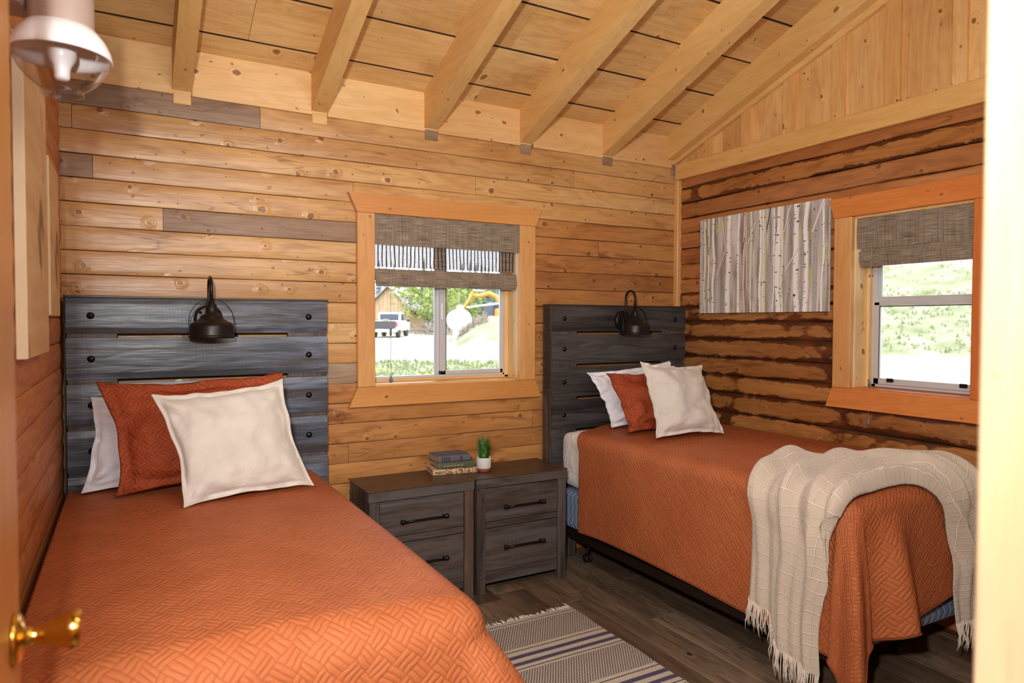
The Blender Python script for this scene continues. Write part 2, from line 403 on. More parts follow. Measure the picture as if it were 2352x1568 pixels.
M['grey_plastic'] = plain('grey_plastic', srgb(104, 112, 116), .4)
t = NT('clear_glass')
t.n.remove(t.b); g1 = t.n.new('ShaderNodeBsdfTransparent'); g2 = t.n.new('ShaderNodeBsdfGlossy'); g2.inputs['Roughness'].default_value = .02
g1.inputs[0].default_value = (.97, .98, .98, 1)
fr = t.n.new('ShaderNodeFresnel'); fr.inputs[0].default_value = 1.35; mx = t.n.new('ShaderNodeMixShader')
t.l.new(fr.outputs[0], mx.inputs[0]); t.l.new(g1.outputs[0], mx.inputs[1]); t.l.new(g2.outputs[0], mx.inputs[2]); t.l.new(mx.outputs[0], t.out.inputs[0])
M['glass'] = t.m
t = NT('lamp_glass')
t.n.remove(t.b); g1 = t.n.new('ShaderNodeBsdfTransparent'); g2 = t.n.new('ShaderNodeBsdfGlossy'); g2.inputs['Roughness'].default_value = .05
g1.inputs[0].default_value = (.94, .94, .95, 1)
lw = t.n.new('ShaderNodeLayerWeight'); lw.inputs[0].default_value = .35; mx = t.n.new('ShaderNodeMixShader')
t.l.new(t.math('MULTIPLY', lw.outputs['Facing'], .65), mx.inputs[0]); t.l.new(g1.outputs[0], mx.inputs[1]); t.l.new(g2.outputs[0], mx.inputs[2]); t.l.new(mx.outputs[0], t.out.inputs[0])
M['lamp_glass'] = t.m

def cloth(name, col, col2=None, quilt=False, wobk=1.0, weave=900., rough=.85, wrinkle=.25, sheen=.3):
    t = NT(name)
    o = t.coord('Object')
    c = t.mix(t.smooth(t.noise(o, 5, 4), .3, .7), col, col2 or tuple(x*.88 for x in col))
    w = t.noise(o, weave, 2, .5)
    c = t.mix(t.math('MULTIPLY', t.smooth(w, .5, .8), .15), c, tuple(x*.6 for x in col))
    wr = t.noise(t.vmath('MULTIPLY', o, (1, 1, 1)), 9, 4, .6, .6)
    n = t.bump(wr, wrinkle, .02)
    if quilt:
        uv = t.sep(t.coord('UV'))
        k = 1/.047*.7071
        wob = t.noise(t.coord('UV'), 9, 2)
        a = t.math('ADD', t.math('MULTIPLY', t.math('ADD', uv[0], uv[1]), k), t.math('MULTIPLY', wob, .5*wobk))
        b = t.math('ADD', t.math('MULTIPLY', t.math('SUBTRACT', uv[0], uv[1]), k), t.math('MULTIPLY', wob, .4*wobk))
        par = t.math('MODULO', t.math('ADD', t.math('FLOOR', a), t.math('ADD', t.math('FLOOR', b), 1000)), 2)
        fa = t.math('FRACT', a); fb = t.math('FRACT', b)
        # across-stripe coordinate p, along-stripe coordinate q
        p = t.math('ADD', t.math('MULTIPLY', par, fa), t.math('MULTIPLY', t.math('SUBTRACT', 1, par), fb))
        q = t.math('ADD', t.math('MULTIPLY', par, fb), t.math('MULTIPLY', t.math('SUBTRACT', 1, par), fa))
        st = t.math('POWER', t.math('ABSOLUTE', t.math('SINE', t.math('MULTIPLY', p, pi*3))), .55)
        en = t.math('POWER', t.math('SINE', t.math('MULTIPLY', q, pi)), .3)
        hh = t.math('MULTIPLY', st, t.math('MAXIMUM', en, 0.02))
        hh = t.math('ADD', hh, t.math('MULTIPLY', t.noise(t.coord('UV'), 60, 2), .5))
        n = t.bump(hh, .72, .0042, n)
        c = t.mix(t.smooth(hh, .75, .25), c, tuple(x*.72 for x in col))  # shade of the stitched grooves painted into the colour
    n = t.bump(w, .12, .001, n)
    m_ = t.set(c, rough, normal=n, spec=.2)
    t.b.inputs['Sheen Weight'].default_value = sheen
    return m_
RUST = srgb(178, 101, 60)
M['quilt'] = cloth('rust_quilt', RUST, srgb(168, 91, 52), quilt=True, wobk=1.7, rough=.6, wrinkle=.3, sheen=.0)
M['sham'] = cloth('rust_sham', srgb(164, 76, 44), srgb(152, 68, 38), quilt=True, wobk=3.0, rough=.66, wrinkle=1.0, sheen=.0)
M['cream'] = cloth('natural_linen', srgb(212, 205, 196), srgb(202, 194, 184), weave=700, wrinkle=.5)
M['white'] = cloth('white_cotton', srgb(232, 232, 238), srgb(224, 224, 232), weave=1200, wrinkle=.6)
M['sheet'] = cloth('white_sheet', srgb(232, 226, 222), srgb(222, 216, 214), wrinkle=1.0)
# blue box-spring ticking with zigzag quilting
t = NT('blue_ticking'); o = t.sep(t.coord('Object'))
hz = t.math('ADD', o[0], o[1])
zz = t.math('ADD', t.math('MULTIPLY', t.math('PINGPONG', t.math('MULTIPLY', o[2], 1.0), .035), .55), hz)
li = t.math('ABSOLUTE', t.math('SUBTRACT', t.math('FRACT', t.math('MULTIPLY', zz, 24)), .5))
c = t.mix(t.smooth(t.noise(t.coord('Object'), 120, 3), .35, .7), srgb(128, 144, 172), srgb(108, 124, 152))
c = t.mix(t.smooth(li, .12, .03), c, srgb(164, 180, 204))
M['ticking'] = t.set(c, .75, normal=t.bump(t.smooth(li, 0, .3), .5, .005), spec=.2)
# throw
t = NT('waffle_throw'); uv = t.coord('UV'); u = t.sep(uv)
wob = t.math('MULTIPLY', t.noise(uv, .35, 1), .9)
ga = t.math('ABSOLUTE', t.math('SUBTRACT', t.math('FRACT', t.math('ADD', u[0], wob)), .5))
gb = t.math('ABSOLUTE', t.math('SUBTRACT', t.math('FRACT', t.math('ADD', u[1], wob)), .5))
ln = t.math('MAXIMUM', t.smooth(ga, .07, .02), t.smooth(gb, .07, .02))
fn = t.noise(t.vmath('MULTIPLY', uv, (6, 40, 1)), 1, 3)
c = t.mix(t.smooth(fn, .35, .7), srgb(206, 190, 172), srgb(186, 168, 148))
c = t.mix(t.math('MULTIPLY', ln, .8), c, srgb(228, 214, 196))
hh = t.math('ADD', ln, t.math('MULTIPLY', fn, .3))
M['throw'] = t.set(c, .9, normal=t.bump(hh, .8, .004), spec=.15)
t.b.inputs['Sheen Weight'].default_value = .3
M['fringe'] = plain('cotton_fringe', srgb(214, 200, 184), .9, bump=.3)

# woven blind
def blind_mat(name, see):
    t = NT(name); o = t.sep(t.coord('UV'))
    ho = t.noise(t.comb(t.math('MULTIPLY', o[0], 9), t.math('MULTIPLY', o[1], 520), 0), 1, 3, .7)
    ve = t.noise(t.comb(t.math('MULTIPLY', o[0], 260), t.math('MULTIPLY', o[1], 1.5), 3), 1, 2, .6)
    c = t.mix(t.smooth(ho, .38, .62), srgb(92, 80, 70), srgb(170, 156, 136))
    c = t.mix(t.math('MULTIPLY', t.smooth(ve, .56, .66), .65), c, srgb(66, 52, 44))
    c = t.mix(t.math('MULTIPLY', t.smooth(ve, .44, .36), .45), c, srgb(186, 168, 140))
    if see:
        vb0 = t.math('ABSOLUTE', t.math('SUBTRACT', t.math('FRACT', t.math('ADD', t.math('MULTIPLY', o[0], 42), t.math('MULTIPLY', t.noise(t.comb(t.math('MULTIPLY', o[0], 10), t.math('MULTIPLY', o[1], 5), 0), 1, 2), .9))), .5))
        c = t.mix(t.smooth(vb0, .17, .12), c, srgb(44, 40, 44))
    t.set(c, .75, normal=t.bump(ho, .6, .002), spec=.2)
    if see:
        tr = t.n.new('ShaderNodeBsdfTransparent'); mx = t.n.new('ShaderNodeMixShader')
        vb = t.math('ABSOLUTE', t.math('SUBTRACT', t.math('FRACT', t.math('ADD', t.math('MULTIPLY', o[0], 42), t.math('MULTIPLY', t.noise(t.comb(t.math('MULTIPLY', o[0], 10), t.math('MULTIPLY', o[1], 5), 0), 1, 2), .9))), .5))
        a = t.math('MAXIMUM', t.smooth(vb, .17, .12), t.math('MULTIPLY', t.smooth(ho, .50, .62), .97), clamp=True)
        a = t.math('MAXIMUM', a, .84)
        t.l.new(a, mx.inputs[0]); t.l.new(tr.outputs[0], mx.inputs[1]); t.l.new(t.b.outputs[0], mx.inputs[2]); t.l.new(mx.outputs[0], t.out.inputs[0])
    return t.m
M['blind'] = blind_mat('woven_wood_blind', False)
M['blind_thin'] = blind_mat('woven_wood_blind_single_layer', True)

# rug
t = NT('striped_rug'); g = t.sep(t.coord('Object'))
BE = srgb(200, 188, 172); DK = srgb(58, 48, 62); BL = srgb(84, 78, 100)
ty = t.math('SUBTRACT', .75, g[1])      # distance from the head-end of the rug
per = t.math('MODULO', t.math('ADD', t.math('SUBTRACT', ty, .046), .40), .40)
def band(x, a, b): return t.math('MULTIPLY', t.math('GREATER_THAN', x, a), t.math('LESS_THAN', x, b))
jag = t.math('MULTIPLY', t.math('PINGPONG', g[0], .006), .5)
pj = t.math('ADD', per, jag)
blue = t.math('ADD', band(pj, .275, .302), band(pj, .332, .358))
line = t.math('ADD', t.math('ADD', band(pj, .236, .242), band(pj, .382, .388)), band(ty, .0, .006))
dots = band(per, 0, .214)
row = t.math('FLOOR', t.math('MULTIPLY', per, 100))
cx = t.math('FRACT', t.math('ADD', t.math('MULTIPLY', g[0], 75), t.math('MULTIPLY', t.math('MODULO', row, 2), .5)))
dd = t.math('MULTIPLY', t.math('LESS_THAN', cx, .55), t.math('GREATER_THAN', t.math('FRACT', t.math('MULTIPLY', per, 100)), .28))
dots = t.math('MULTIPLY', dots, dd)
dl = t.math('MULTIPLY', band(per, 0, .214), t.math('MULTIPLY', t.math('LESS_THAN', t.math('MODULO', row, 5), .5), 1.0))
wv = t.noise(t.vmath('MULTIPLY', t.coord('Object'), (260, 260, 60)), 1, 2)
c = t.mix(t.smooth(wv, .35, .7), BE, tuple(x*.78 for x in BE))
c = t.mix(dots, c, DK); c = t.mix(line, c, DK); c = t.mix(blue, c, BL)
M['rug'] = t.set(c, .95, normal=t.bump(wv, .8, .003), spec=.1)

def vcol(name, rough=.8, spec=.3, bump=.0, bscale=100):
    t = NT(name); a = t.n.new('ShaderNodeAttribute'); a.attribute_name = 'paint'
    return t.set(a.outputs['Color'], rough, normal=t.bump(t.noise(t.coord('Object'), bscale, 3), bump, .01) if bump else None, spec=spec)
M['paint'] = vcol('painted_canvas', .6, .3, .15, 500)
M['terrain'] = vcol('meadow_and_road', .95, .1)
def set_paint(me, cols_per_vert):
    ca = me.color_attributes.new(name='paint', type='FLOAT_COLOR', domain='POINT')
    a = np.ones((len(me.vertices), 4), dtype=np.float32); a[:, :3] = np.asarray(cols_per_vert, dtype=np.float32)
    ca.data.foreach_set('color', a.ravel())

# ================================================================== ROOM
SL = 0.37; ZC = 2.79          # ceiling height over the back wall and its rise per metre towards the door
YN = -3.34                    # inner face of the door wall
XL = -3.69
W1 = (-2.238, -1.321, 1.135, 2.08)     # back window opening x0,x1,z0,z1
W2 = (-1.98, -1.377, 1.14, 2.05)       # side window opening y0,y1,z0,z1
def ceil_z(y): return ZC - SL*y

def wall_core(name, axis, pos, th, a0, a1, hole=None, slope=False, z1=2.50):
    b = MB(); d0, d1 = (pos, pos+th)
    def bx(p0, p1, q0, q1):
        if axis == 'y': b.box(p0, p1, d0, d1, q0, q1)
        else: b.box(d0, d1, p0, p1, q0, q1)
    if hole:
        h0, h1, k0, k1 = hole
        bx(a0, h0, 0, z1); bx(h1, a1, 0, z1); bx(h0, h1, 0, k0); bx(h0, h1, k1, z1)
    else: bx(a0, a1, 0, z1)
    if slope:   # gable triangle above
        b.prism([(a0, z1), (a1, z1), (a1, ceil_z(a1)), (a0, ceil_z(a0))], d0, d1, 'x')
    elif axis == 'y': bx(a0, a1, z1, ZC)
    return b.build(name, M['backing'], kind='structure', recalc=True)
wall_back = wall_core('wall_back', 'y', .006, .15, XL-.15, .156, W1)
wall_right = wall_core('wall_right', 'x', .006, .15, YN-.12, .006, W2, True)
wall_left = wall_core('wall_left', 'x', XL-.156, .15, YN-.12, .006, None, True)

def log_plank(p0, p1, z0, z1, axis, side, mat, parent, bulge=.02, segs=3, wav=0., seed=0, name='plank', flat=False):
    """one course of siding; its outer face bulges into the room. axis x (back wall) or y (side walls); side = sign into the room"""
    g = .0012; h = z1 - z0 - 2*g; zc = (z0+z1)/2; pc = (p0+p1)/2; L = p1 - p0 - .002
    prof = [(-.5, .1), (-.492, .55), (-.46, .66), (-.26, .88), (0, 1.0), (.26, .88), (.46, .66), (.492, .55), (.5, .1)] if not flat else [(-.5, .3), (-.45, .9), (0, 1.), (.45, .9), (.5, .3)]
    vs = []; n = len(prof)
    for i in range(segs+1):
        a = -L/2 + L*i/segs
        for (q, d) in prof:
            zz = q*h; dd = d*bulge
            if wav:
                if abs(q) > .4: zz += wav*nrm((a+pc+seed, q*3, z0*9.1), 3.1)*(1 if q > 0 else 1)
                dd += wav*.6*nrm((a+pc, q*2.1+seed, z0*5.), 4.0)*d
            vs.append((a, -dd, zz) if axis == 'x' else (-side*(-dd), a, zz))
        vs.append((a, .006, -h/2) if axis == 'x' else (-side*.006, a, -h/2))
        vs.append((a, .006, h/2) if axis == 'x' else (-side*.006, a, h/2))
    k = n+2; fs = []
    ring = list(range(n)) + [n+1, n]
    for i in range(segs):
        for j in range(len(ring)):
            a, b2 = ring[j], ring[(j+1) % len(ring)]
            fs.append((i*k+a, i*k+b2, (i+1)*k+b2, (i+1)*k+a))
    fs.append(tuple(ring)); fs.append(tuple(segs*k+r for r in ring[::-1]))
    b = MB(); b.add(vs, fs, 0, False)
    for i in range(len(b.f)):
        if len(b.f[i]) == 4 and not flat: b.sm[i] = True
    me = b.mesh(name, mat)
    import bmesh
    bm = bmesh.new(); bm.from_mesh(me); bmesh.ops.recalc_face_normals(bm, faces=bm.faces); bm.to_mesh(me); bm.free()
    me.set_sharp_from_angle(angle=.6)
    o = bpy.data.objects.new(name, me); COL.objects.link(o); o.parent = parent
    wp = world_of(parent)
    pos = V((pc, 0.0, zc)) if axis == 'x' else V((0.0 if side < 0 else XL, pc, zc))
    o.location = pos - wp
    return o

rng = random.Random(4)
PITCH = .1093; ZT = 2.464
# back wall courses; k=0 is the course below z=2.464, k=-1 the top one
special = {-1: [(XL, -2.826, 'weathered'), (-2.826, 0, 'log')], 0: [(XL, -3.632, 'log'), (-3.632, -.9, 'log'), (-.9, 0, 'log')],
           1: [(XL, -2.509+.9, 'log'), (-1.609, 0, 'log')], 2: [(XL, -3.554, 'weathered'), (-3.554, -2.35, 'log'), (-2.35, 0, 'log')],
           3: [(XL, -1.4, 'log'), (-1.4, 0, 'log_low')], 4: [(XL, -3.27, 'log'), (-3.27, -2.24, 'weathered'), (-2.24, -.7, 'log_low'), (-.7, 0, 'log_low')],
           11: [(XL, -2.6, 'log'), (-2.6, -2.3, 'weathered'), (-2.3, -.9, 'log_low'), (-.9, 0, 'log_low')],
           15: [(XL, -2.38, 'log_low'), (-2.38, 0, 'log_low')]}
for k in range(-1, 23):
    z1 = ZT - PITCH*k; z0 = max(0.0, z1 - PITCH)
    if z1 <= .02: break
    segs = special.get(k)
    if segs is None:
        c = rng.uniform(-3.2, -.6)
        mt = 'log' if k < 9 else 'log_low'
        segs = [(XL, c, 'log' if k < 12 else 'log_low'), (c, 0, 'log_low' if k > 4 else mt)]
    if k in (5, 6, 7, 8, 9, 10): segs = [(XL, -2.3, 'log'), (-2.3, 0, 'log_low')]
    for (a, b_, mt) in segs:
        parts = [(a, b_)]
        if z0 < W1[3]-.0 and z1 > W1[2]+.0:
            parts = [(a, min(b_, W1[0])), (max(a, W1[1]), b_)]
        for (p, q) in parts:
            if q - p > .01:
                log_plank(p, q, z0, z1, 'x', -1, M[mt], wall_back, bulge=.008 if k >= 0 else .007, segs=max(2, int((q-p)*4)), wav=.004 if mt != 'log' else .002, seed=k)
# side wall courses: heavier, waney logs
zs = [2.50, 2.43, 2.32, 2.215, 2.11, 2.003, 1.895, 1.79, 1.695, 1.595, 1.496, 1.382, 1.262, 1.145, 1.031, .905, .80, .69, .58, .47, .36, .25, .13, 0]
for k in range(len(zs)-1):
    z1, z0 = zs[k], zs[k+1]
    cuts = [YN]
    c = rng.uniform(-3.0, -2.2)
    cuts += [c, 0]
    for a, b_ in zip(cuts[:-1], cuts[1:]):
        parts = [(a, b_)]
        if z0 < W2[3] and z1 > W2[2]: parts = [(a, min(b_, W2[0])), (max(a, W2[1]), b_)]
        for p, q in parts:
            if q-p > .01:
                mt = 'log_right_top' if k < 8 else 'log_right'
                if k == 1 and p < -1.9: mt = 'log_right'
                log_plank(p, q, z0, z1, 'y', -1, M[mt], wall_right, bulge=.017, segs=max(3, int((q-p)*9)), wav=.008, seed=k*3.7)
for k in range(-1, 23):
    z1 = ZT - PITCH*k + .02; z0 = max(0.0, z1 - PITCH)
    if z1 <= .02: break
    c = rng.uniform(-2.6, -.7)
    for p, q in ((YN, c), (c, 0)):
        log_plank(p, q, z0, z1, 'y', 1, M['log_left'], wall_left, bulge=.012, segs=3, wav=.002, seed=k)
# light log ends in the far corner beside the headboard
for k in range(8, 16):
    z1 = ZT - PITCH*k - .01
    MB().cbox(XL+.004, XL+.026, -.026, -.013, z1-PITCH+.004, z1-.002, .004).build('log_end', M['end_grain'], wall_back)

# frieze boards between the rafters
RX = [-3.79, -3.14, -2.485, -1.851, -1.2226, -.5925]      # right-hand bottom edge of each rafter
RW = .086
fx = [XL] + [x for x in RX[1:]] + [0.0]
for i in range(len(fx)-1):
    a = fx[i]; b_ = fx[i+1]
    MB().cbox(a+.001, b_-RW*0-.001, -.012, .006, 2.573, ZC+.004, .003).build('frieze_board', M['frieze'], wall_back)

# ceiling
ceiling = MB().add([(XL-.15, .16, ZC+.06-SL*.16), (.16, .16, ZC+.06-SL*.16), (.16, YN-.3, ZC+.06+SL*(-YN+.3)), (XL-.15, YN-.3, ZC+.06+SL*(-YN+.3)),
                    (XL-.15, .16, ZC+.16-SL*.16), (.16, .16, ZC+.16-SL*.16), (.16, YN-.3, ZC+.16+SL*(-YN+.3)), (XL-.15, YN-.3, ZC+.16+SL*(-YN+.3))],
                   [(0, 1, 2, 3), (7, 6, 5, 4), (0, 4, 5, 1), (1, 5, 6, 2), (2, 6, 7, 3), (3, 7, 4, 0)]).build('ceiling', M['backing'], kind='structure', recalc=True)
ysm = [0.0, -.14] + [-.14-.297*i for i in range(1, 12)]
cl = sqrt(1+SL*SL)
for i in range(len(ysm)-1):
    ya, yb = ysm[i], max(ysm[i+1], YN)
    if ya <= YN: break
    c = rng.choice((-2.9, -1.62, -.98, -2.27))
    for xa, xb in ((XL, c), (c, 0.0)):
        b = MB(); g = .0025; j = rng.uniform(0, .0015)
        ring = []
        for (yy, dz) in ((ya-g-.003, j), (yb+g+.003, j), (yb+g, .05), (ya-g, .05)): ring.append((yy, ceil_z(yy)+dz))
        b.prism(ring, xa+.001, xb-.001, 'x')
        b.mi[3] = b.mi[5] = 1      # board edges coloured dark to paint shade into the gaps
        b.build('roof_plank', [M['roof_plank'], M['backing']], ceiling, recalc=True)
# rafters
def rafter(x1, w=RW, zb=2.587, sl=.368, name='rafter', y0=0.0, mat='rafter'):
    y1 = YN
    ring = [(y0, zb), (y1, zb - sl*y1), (y1, ceil_z(y1)), (y0, ZC)]
    b = MB(); c = .003
    vs = []
    for x in (x1-w, x1):
        for p in ring: vs.append((x, p[0], p[1]))
    b.add(vs, [(0, 1, 2, 3), (7, 6, 5, 4), (0, 4, 5, 1), (1, 5, 6, 2), (2, 6, 7, 3), (3, 7, 4, 0)])
    return b.build(name, M[mat], ceiling, recalc=True)
for x in RX[1:]: rafter(x)
rafter(-.0, w=.11, zb=2.625, sl=.345, name='gable_rafter')
b = MB(); ring = [(-.0, 2.60), (YN, 2.60-.335*YN), (YN, 2.70-.345*YN), (0, 2.70)]
b.prism(ring, -.045, -.0, 'x'); b.build('gable_rafter', M['rafter'], ceiling, recalc=True)
for i_, x in enumerate(RX[1:]):
    MB().cbox(x-RW*.95, x-.003, -.0145, .004, 2.528, 2.586, .003).build('bearing_block', M['frieze' if i_ < 2 else 'weathered'], ceiling)
MB().cbox(-.075, -.008, -.018, .004, 2.528, 2.60, .003).build('bearing_block', M['weathered'], ceiling)

# gable boards and battens above the beam on the side wall
yb = [0, -.10, -.316, -.43, -.634, -.95, -1.27, -1.575, -1.897, -2.22, -2.55, -2.88, YN]
for a, c in zip(yb[:-1], yb[1:]):
    MB().add([(-.014, a-.001, 2.50), (-.014, c+.001, 2.50), (-.014, c+.001, ceil_z(c)-.01), (-.014, a-.001, ceil_z(a)-.01),
              (.006, a-.001, 2.50), (.006, c+.001, 2.50), (.006, c+.001, ceil_z(c)-.01), (.006, a-.001, ceil_z(a)-.01)],
             [(0, 1, 2, 3), (7, 6, 5, 4), (0, 4, 5, 1), (1, 5, 6, 2), (2, 6, 7, 3), (3, 7, 4, 0)]).build('gable_board', M['gable'], wall_right, recalc=True)
for (a, c) in ((-.273, -.359), (-.595, -.674), (-.914, -.993), (-1.233, -1.31), (-1.537, -1.614), (-1.865, -1.929), (-2.19, -2.27), (-2.51, -2.59)):
    za = 2.61 - .335*a; zc_ = 2.61-.335*c
    MB().add([(-.034, a, 2.59), (-.034, c, 2.59), (-.034, c, zc_), (-.034, a, za), (-.013, a, 2.59), (-.013, c, 2.59), (-.013, c, zc_), (-.013, a, za)],
             [(0, 1, 2, 3), (7, 6, 5, 4), (0, 4, 5, 1), (1, 5, 6, 2), (2, 6, 7, 3), (3, 7, 4, 0)]).build('batten', M['gable'], wall_right, recalc=True)
MB().cbox(-.05, .004, YN, -.02, 2.487, 2.598, .004).build('trim_1', M['beam'], kind='structure')
MB().cbox(-.046, -.004, -.048, -.006, 0, 2.487, .004).build('trim_2', M['trim_v'], kind='structure')

# floor
floor_ = MB().box(XL-.1, .1, -8, .1, -.12, -.012).build('floor', M['subfloor'], kind='structure')
pw = .182; x = XL; i = 0
while x < 0:
    xb = min(x+pw, 0); y = -rng.uniform(.2, 1.2); ys_ = [0.0]
    while y > YN-.2: ys_.append(y); y -= 1.22
    ys_.append(YN-.2)
    for ya, yb2 in zip(ys_[:-1], ys_[1:]):
        MB().cbox(x+.0006, xb-.0006, yb2+.0006, ya-.0006, -.014, rng.uniform(-.0004, .0), .0018).build('floor_plank', M['floor'], floor_)
    x += pw
# hall floor boards
x = XL
while x < -1.4:
    MB().cbox(x+.0006, x+pw-.0006, -6.5, YN-.2006, -.014, 0, .0018).build('floor_plank', M['floor'], floor_); x += pw

# door wall, hall
DX0, DX1 = -3.60, -2.737
b = MB(); y0, y1 = YN-.12, YN
b.box(XL, DX0-.02, y0, y1, 0, 2.1); b.box(DX1+.02, 0, y0, y1, 0, 2.1); b.box(XL, 0, y0, y1, 2.1, ceil_z(YN)+.02)
wall_near = b.build('wall_near', M['frieze'], kind='structure')
tr = MB(); tr.cbox(DX1, DX1+.022, y0-.012, y1+.002, 0, 2.06, .003); tr.cbox(DX0-.022, DX0, y0-.012, y1+.002, 0, 2.06, .003); tr.cbox(DX0-.022, DX1+.022, y0-.012, y1+.012, 2.06, 2.085, .003)
tr.cbox(DX1+.01, DX1+.10, y0-.016, y0, 0, 2.16, .003)
tr.build('trim_3', M['door_trim'], kind='structure')
b = MB()
b.box(-5.0, -4.9, -6.6, YN-.12, 0, 2.6); b.box(-1.0, -.9, -6.6, YN-.12, 0, 2.6); b.box(-5.0, -.9, -6.7, -6.6, 0, 2.6)
b.box(-5.0, XL, YN-.12, YN-.02, 0, 2.6)
b.build('wall_hall', M['frieze'], kind='structure')
MB().box(-5.0, -.9, -6.7, YN-.12, 2.6, 2.7).build('ceiling_hall', M['frieze'], kind='structure')

# door leaf, open against the side wall
door = empty('door_1', (DX0, YN, 0), kind='structure')
MB().cbox(-3.593, -3.553, YN+.01, -2.583, .012, 2.03, .003).build('door_leaf', M['door'], door)
kb = V((-3.553, -2.643, 1.09))
Mk = Matrix.Translation(kb) @ Matrix.Rotation(pi/2, 4, 'Y')
kn = MB().lathe([(.0, 0), (.033, 0), (.033, .004), (.026, .009), (.012, .012), (.0105, .024), (.012, .03), (.015, .034), (.0205, .054), (.0225, .057), (.0235, .059), (.0235, .070), (.022, .072), (.016, .071), (0, .069)], 36, Mk)
kn.build('knob', M['brass'], door)
lp = MB().cbox(-3.588, -3.558, -2.5835, -2.581, 1.06, 1.12, .001); lp.build('latch_plate', M['brass'], door)

# ------------------------------------------------------------------ window 1 (back)
def window_back():
    x0, x1, z0, z1 = W1
    w = empty('window_1', ((x0+x1)/2, 0, z0), kind='structure')
    T0, T1 = -.042, -.012
    MB().prism([(-2.384, 2.185), (-1.165, 2.185), (-1.205, 2.082), (-2.336, 2.082)], T0, T1, 'y').build('casing_head', M['casing_x'], w, recalc=True)
    MB().prism([(-2.336, 1.129), (-1.209, 1.129), (-1.165, 1.022), (-2.384, 1.022)], T0, T1, 'y').build('casing_sill', M['casing_x'], w, recalc=True)
    MB().cbox(-2.336, x0, T0, T1, 1.13, 2.081, .003).build('casing_side', M['casing_z'], w)
    MB().cbox(x1, -1.209, T0, T1, 1.13, 2.081, .003).build('casing_side', M['casing_z'], w)
    # reveals
    MB().cbox(x1-.004, x1+.02, T1, .16, z0-.01, z1, .002).build('reveal', M['jamb'], w)
    MB().cbox(x0-.02, x0+.004, T1, .16, z0-.01, z1, .002).build('reveal', M['jamb'], w)
    MB().cbox(x0-.02, x1+.02, T1-.012, .16, z0-.03, z0+.006, .002).build('sill', M['jamb_x'], w)
    MB().cbox(x0-.02, x1+.02, T1, .16, z1-.006, z1+.02, .002).build('reveal', M['jamb_x'], w)
    MB().cbox(x1-.03, x1-.004, .10, .16, z0, z1, .002).build('stop', M['jamb'], w)
    MB().cbox(x0+.004, x1-.004, .10, .16, z0+.006, z0+.022, .002).build('stop', M['jamb_x'], w)
    f = MB(); fy0, fy1 = .11, .15; xr = -1.335
    f.cbox(x0+.004, x0+.03, fy0, fy1, z0+.02, z1-.006, .002); f.cbox(xr-.026, xr, fy0, fy1, z0+.02, z1-.006, .002)
    f.cbox(x0+.004, xr, fy0, fy1, z0+.02, z0+.036, .002); f.cbox(x0+.004, xr, fy0, fy1, z1-.03, z1-.006, .002)
    f.build('window_frame', M['alu'], w)
    s = MB(); s.cbox(-1.79, -1.752, .105, .125, z0+.036, z1-.03, .002); s.cbox(xr-.045, xr-.026, .105, .125, z0+.036, z1-.03, .002)
    s.cbox(-1.79, xr-.026, .105, .125, z0+.036, z0+.06, .002); s.cbox(-1.79, xr-.026, .105, .125, z1-.05, z1-.03, .002)
    s.build('sash', M['alu'], w)
    s = MB(); s.cbox(-1.815, -1.785, .128, .146, z0+.036, z1-.03, .002); s.cbox(-1.775, -1.770, .101, .105, z0+.05, z1-.05, .001)
    s.build('sash', M['alu'], w)
    s = MB(); s.cbox(-1.752, -1.748, .104, .12, z0+.06, z1-.05, .001); s.build('gasket', M['alu_dark'], w)
    s = MB(); s.cbox(-1.786, -1.772, .096, .106, 1.50, 1.60, .003); s.build('latch', M['white_enamel'], w)
    MB().box(-1.752, xr-.045, .114, .117, z0+.06, z1-.05).build('pane', M['glass'], w)
    MB().box(x0+.03, -1.815, .136, .139, z0+.036, z1-.03).build('pane', M['glass'], w)
window_back()
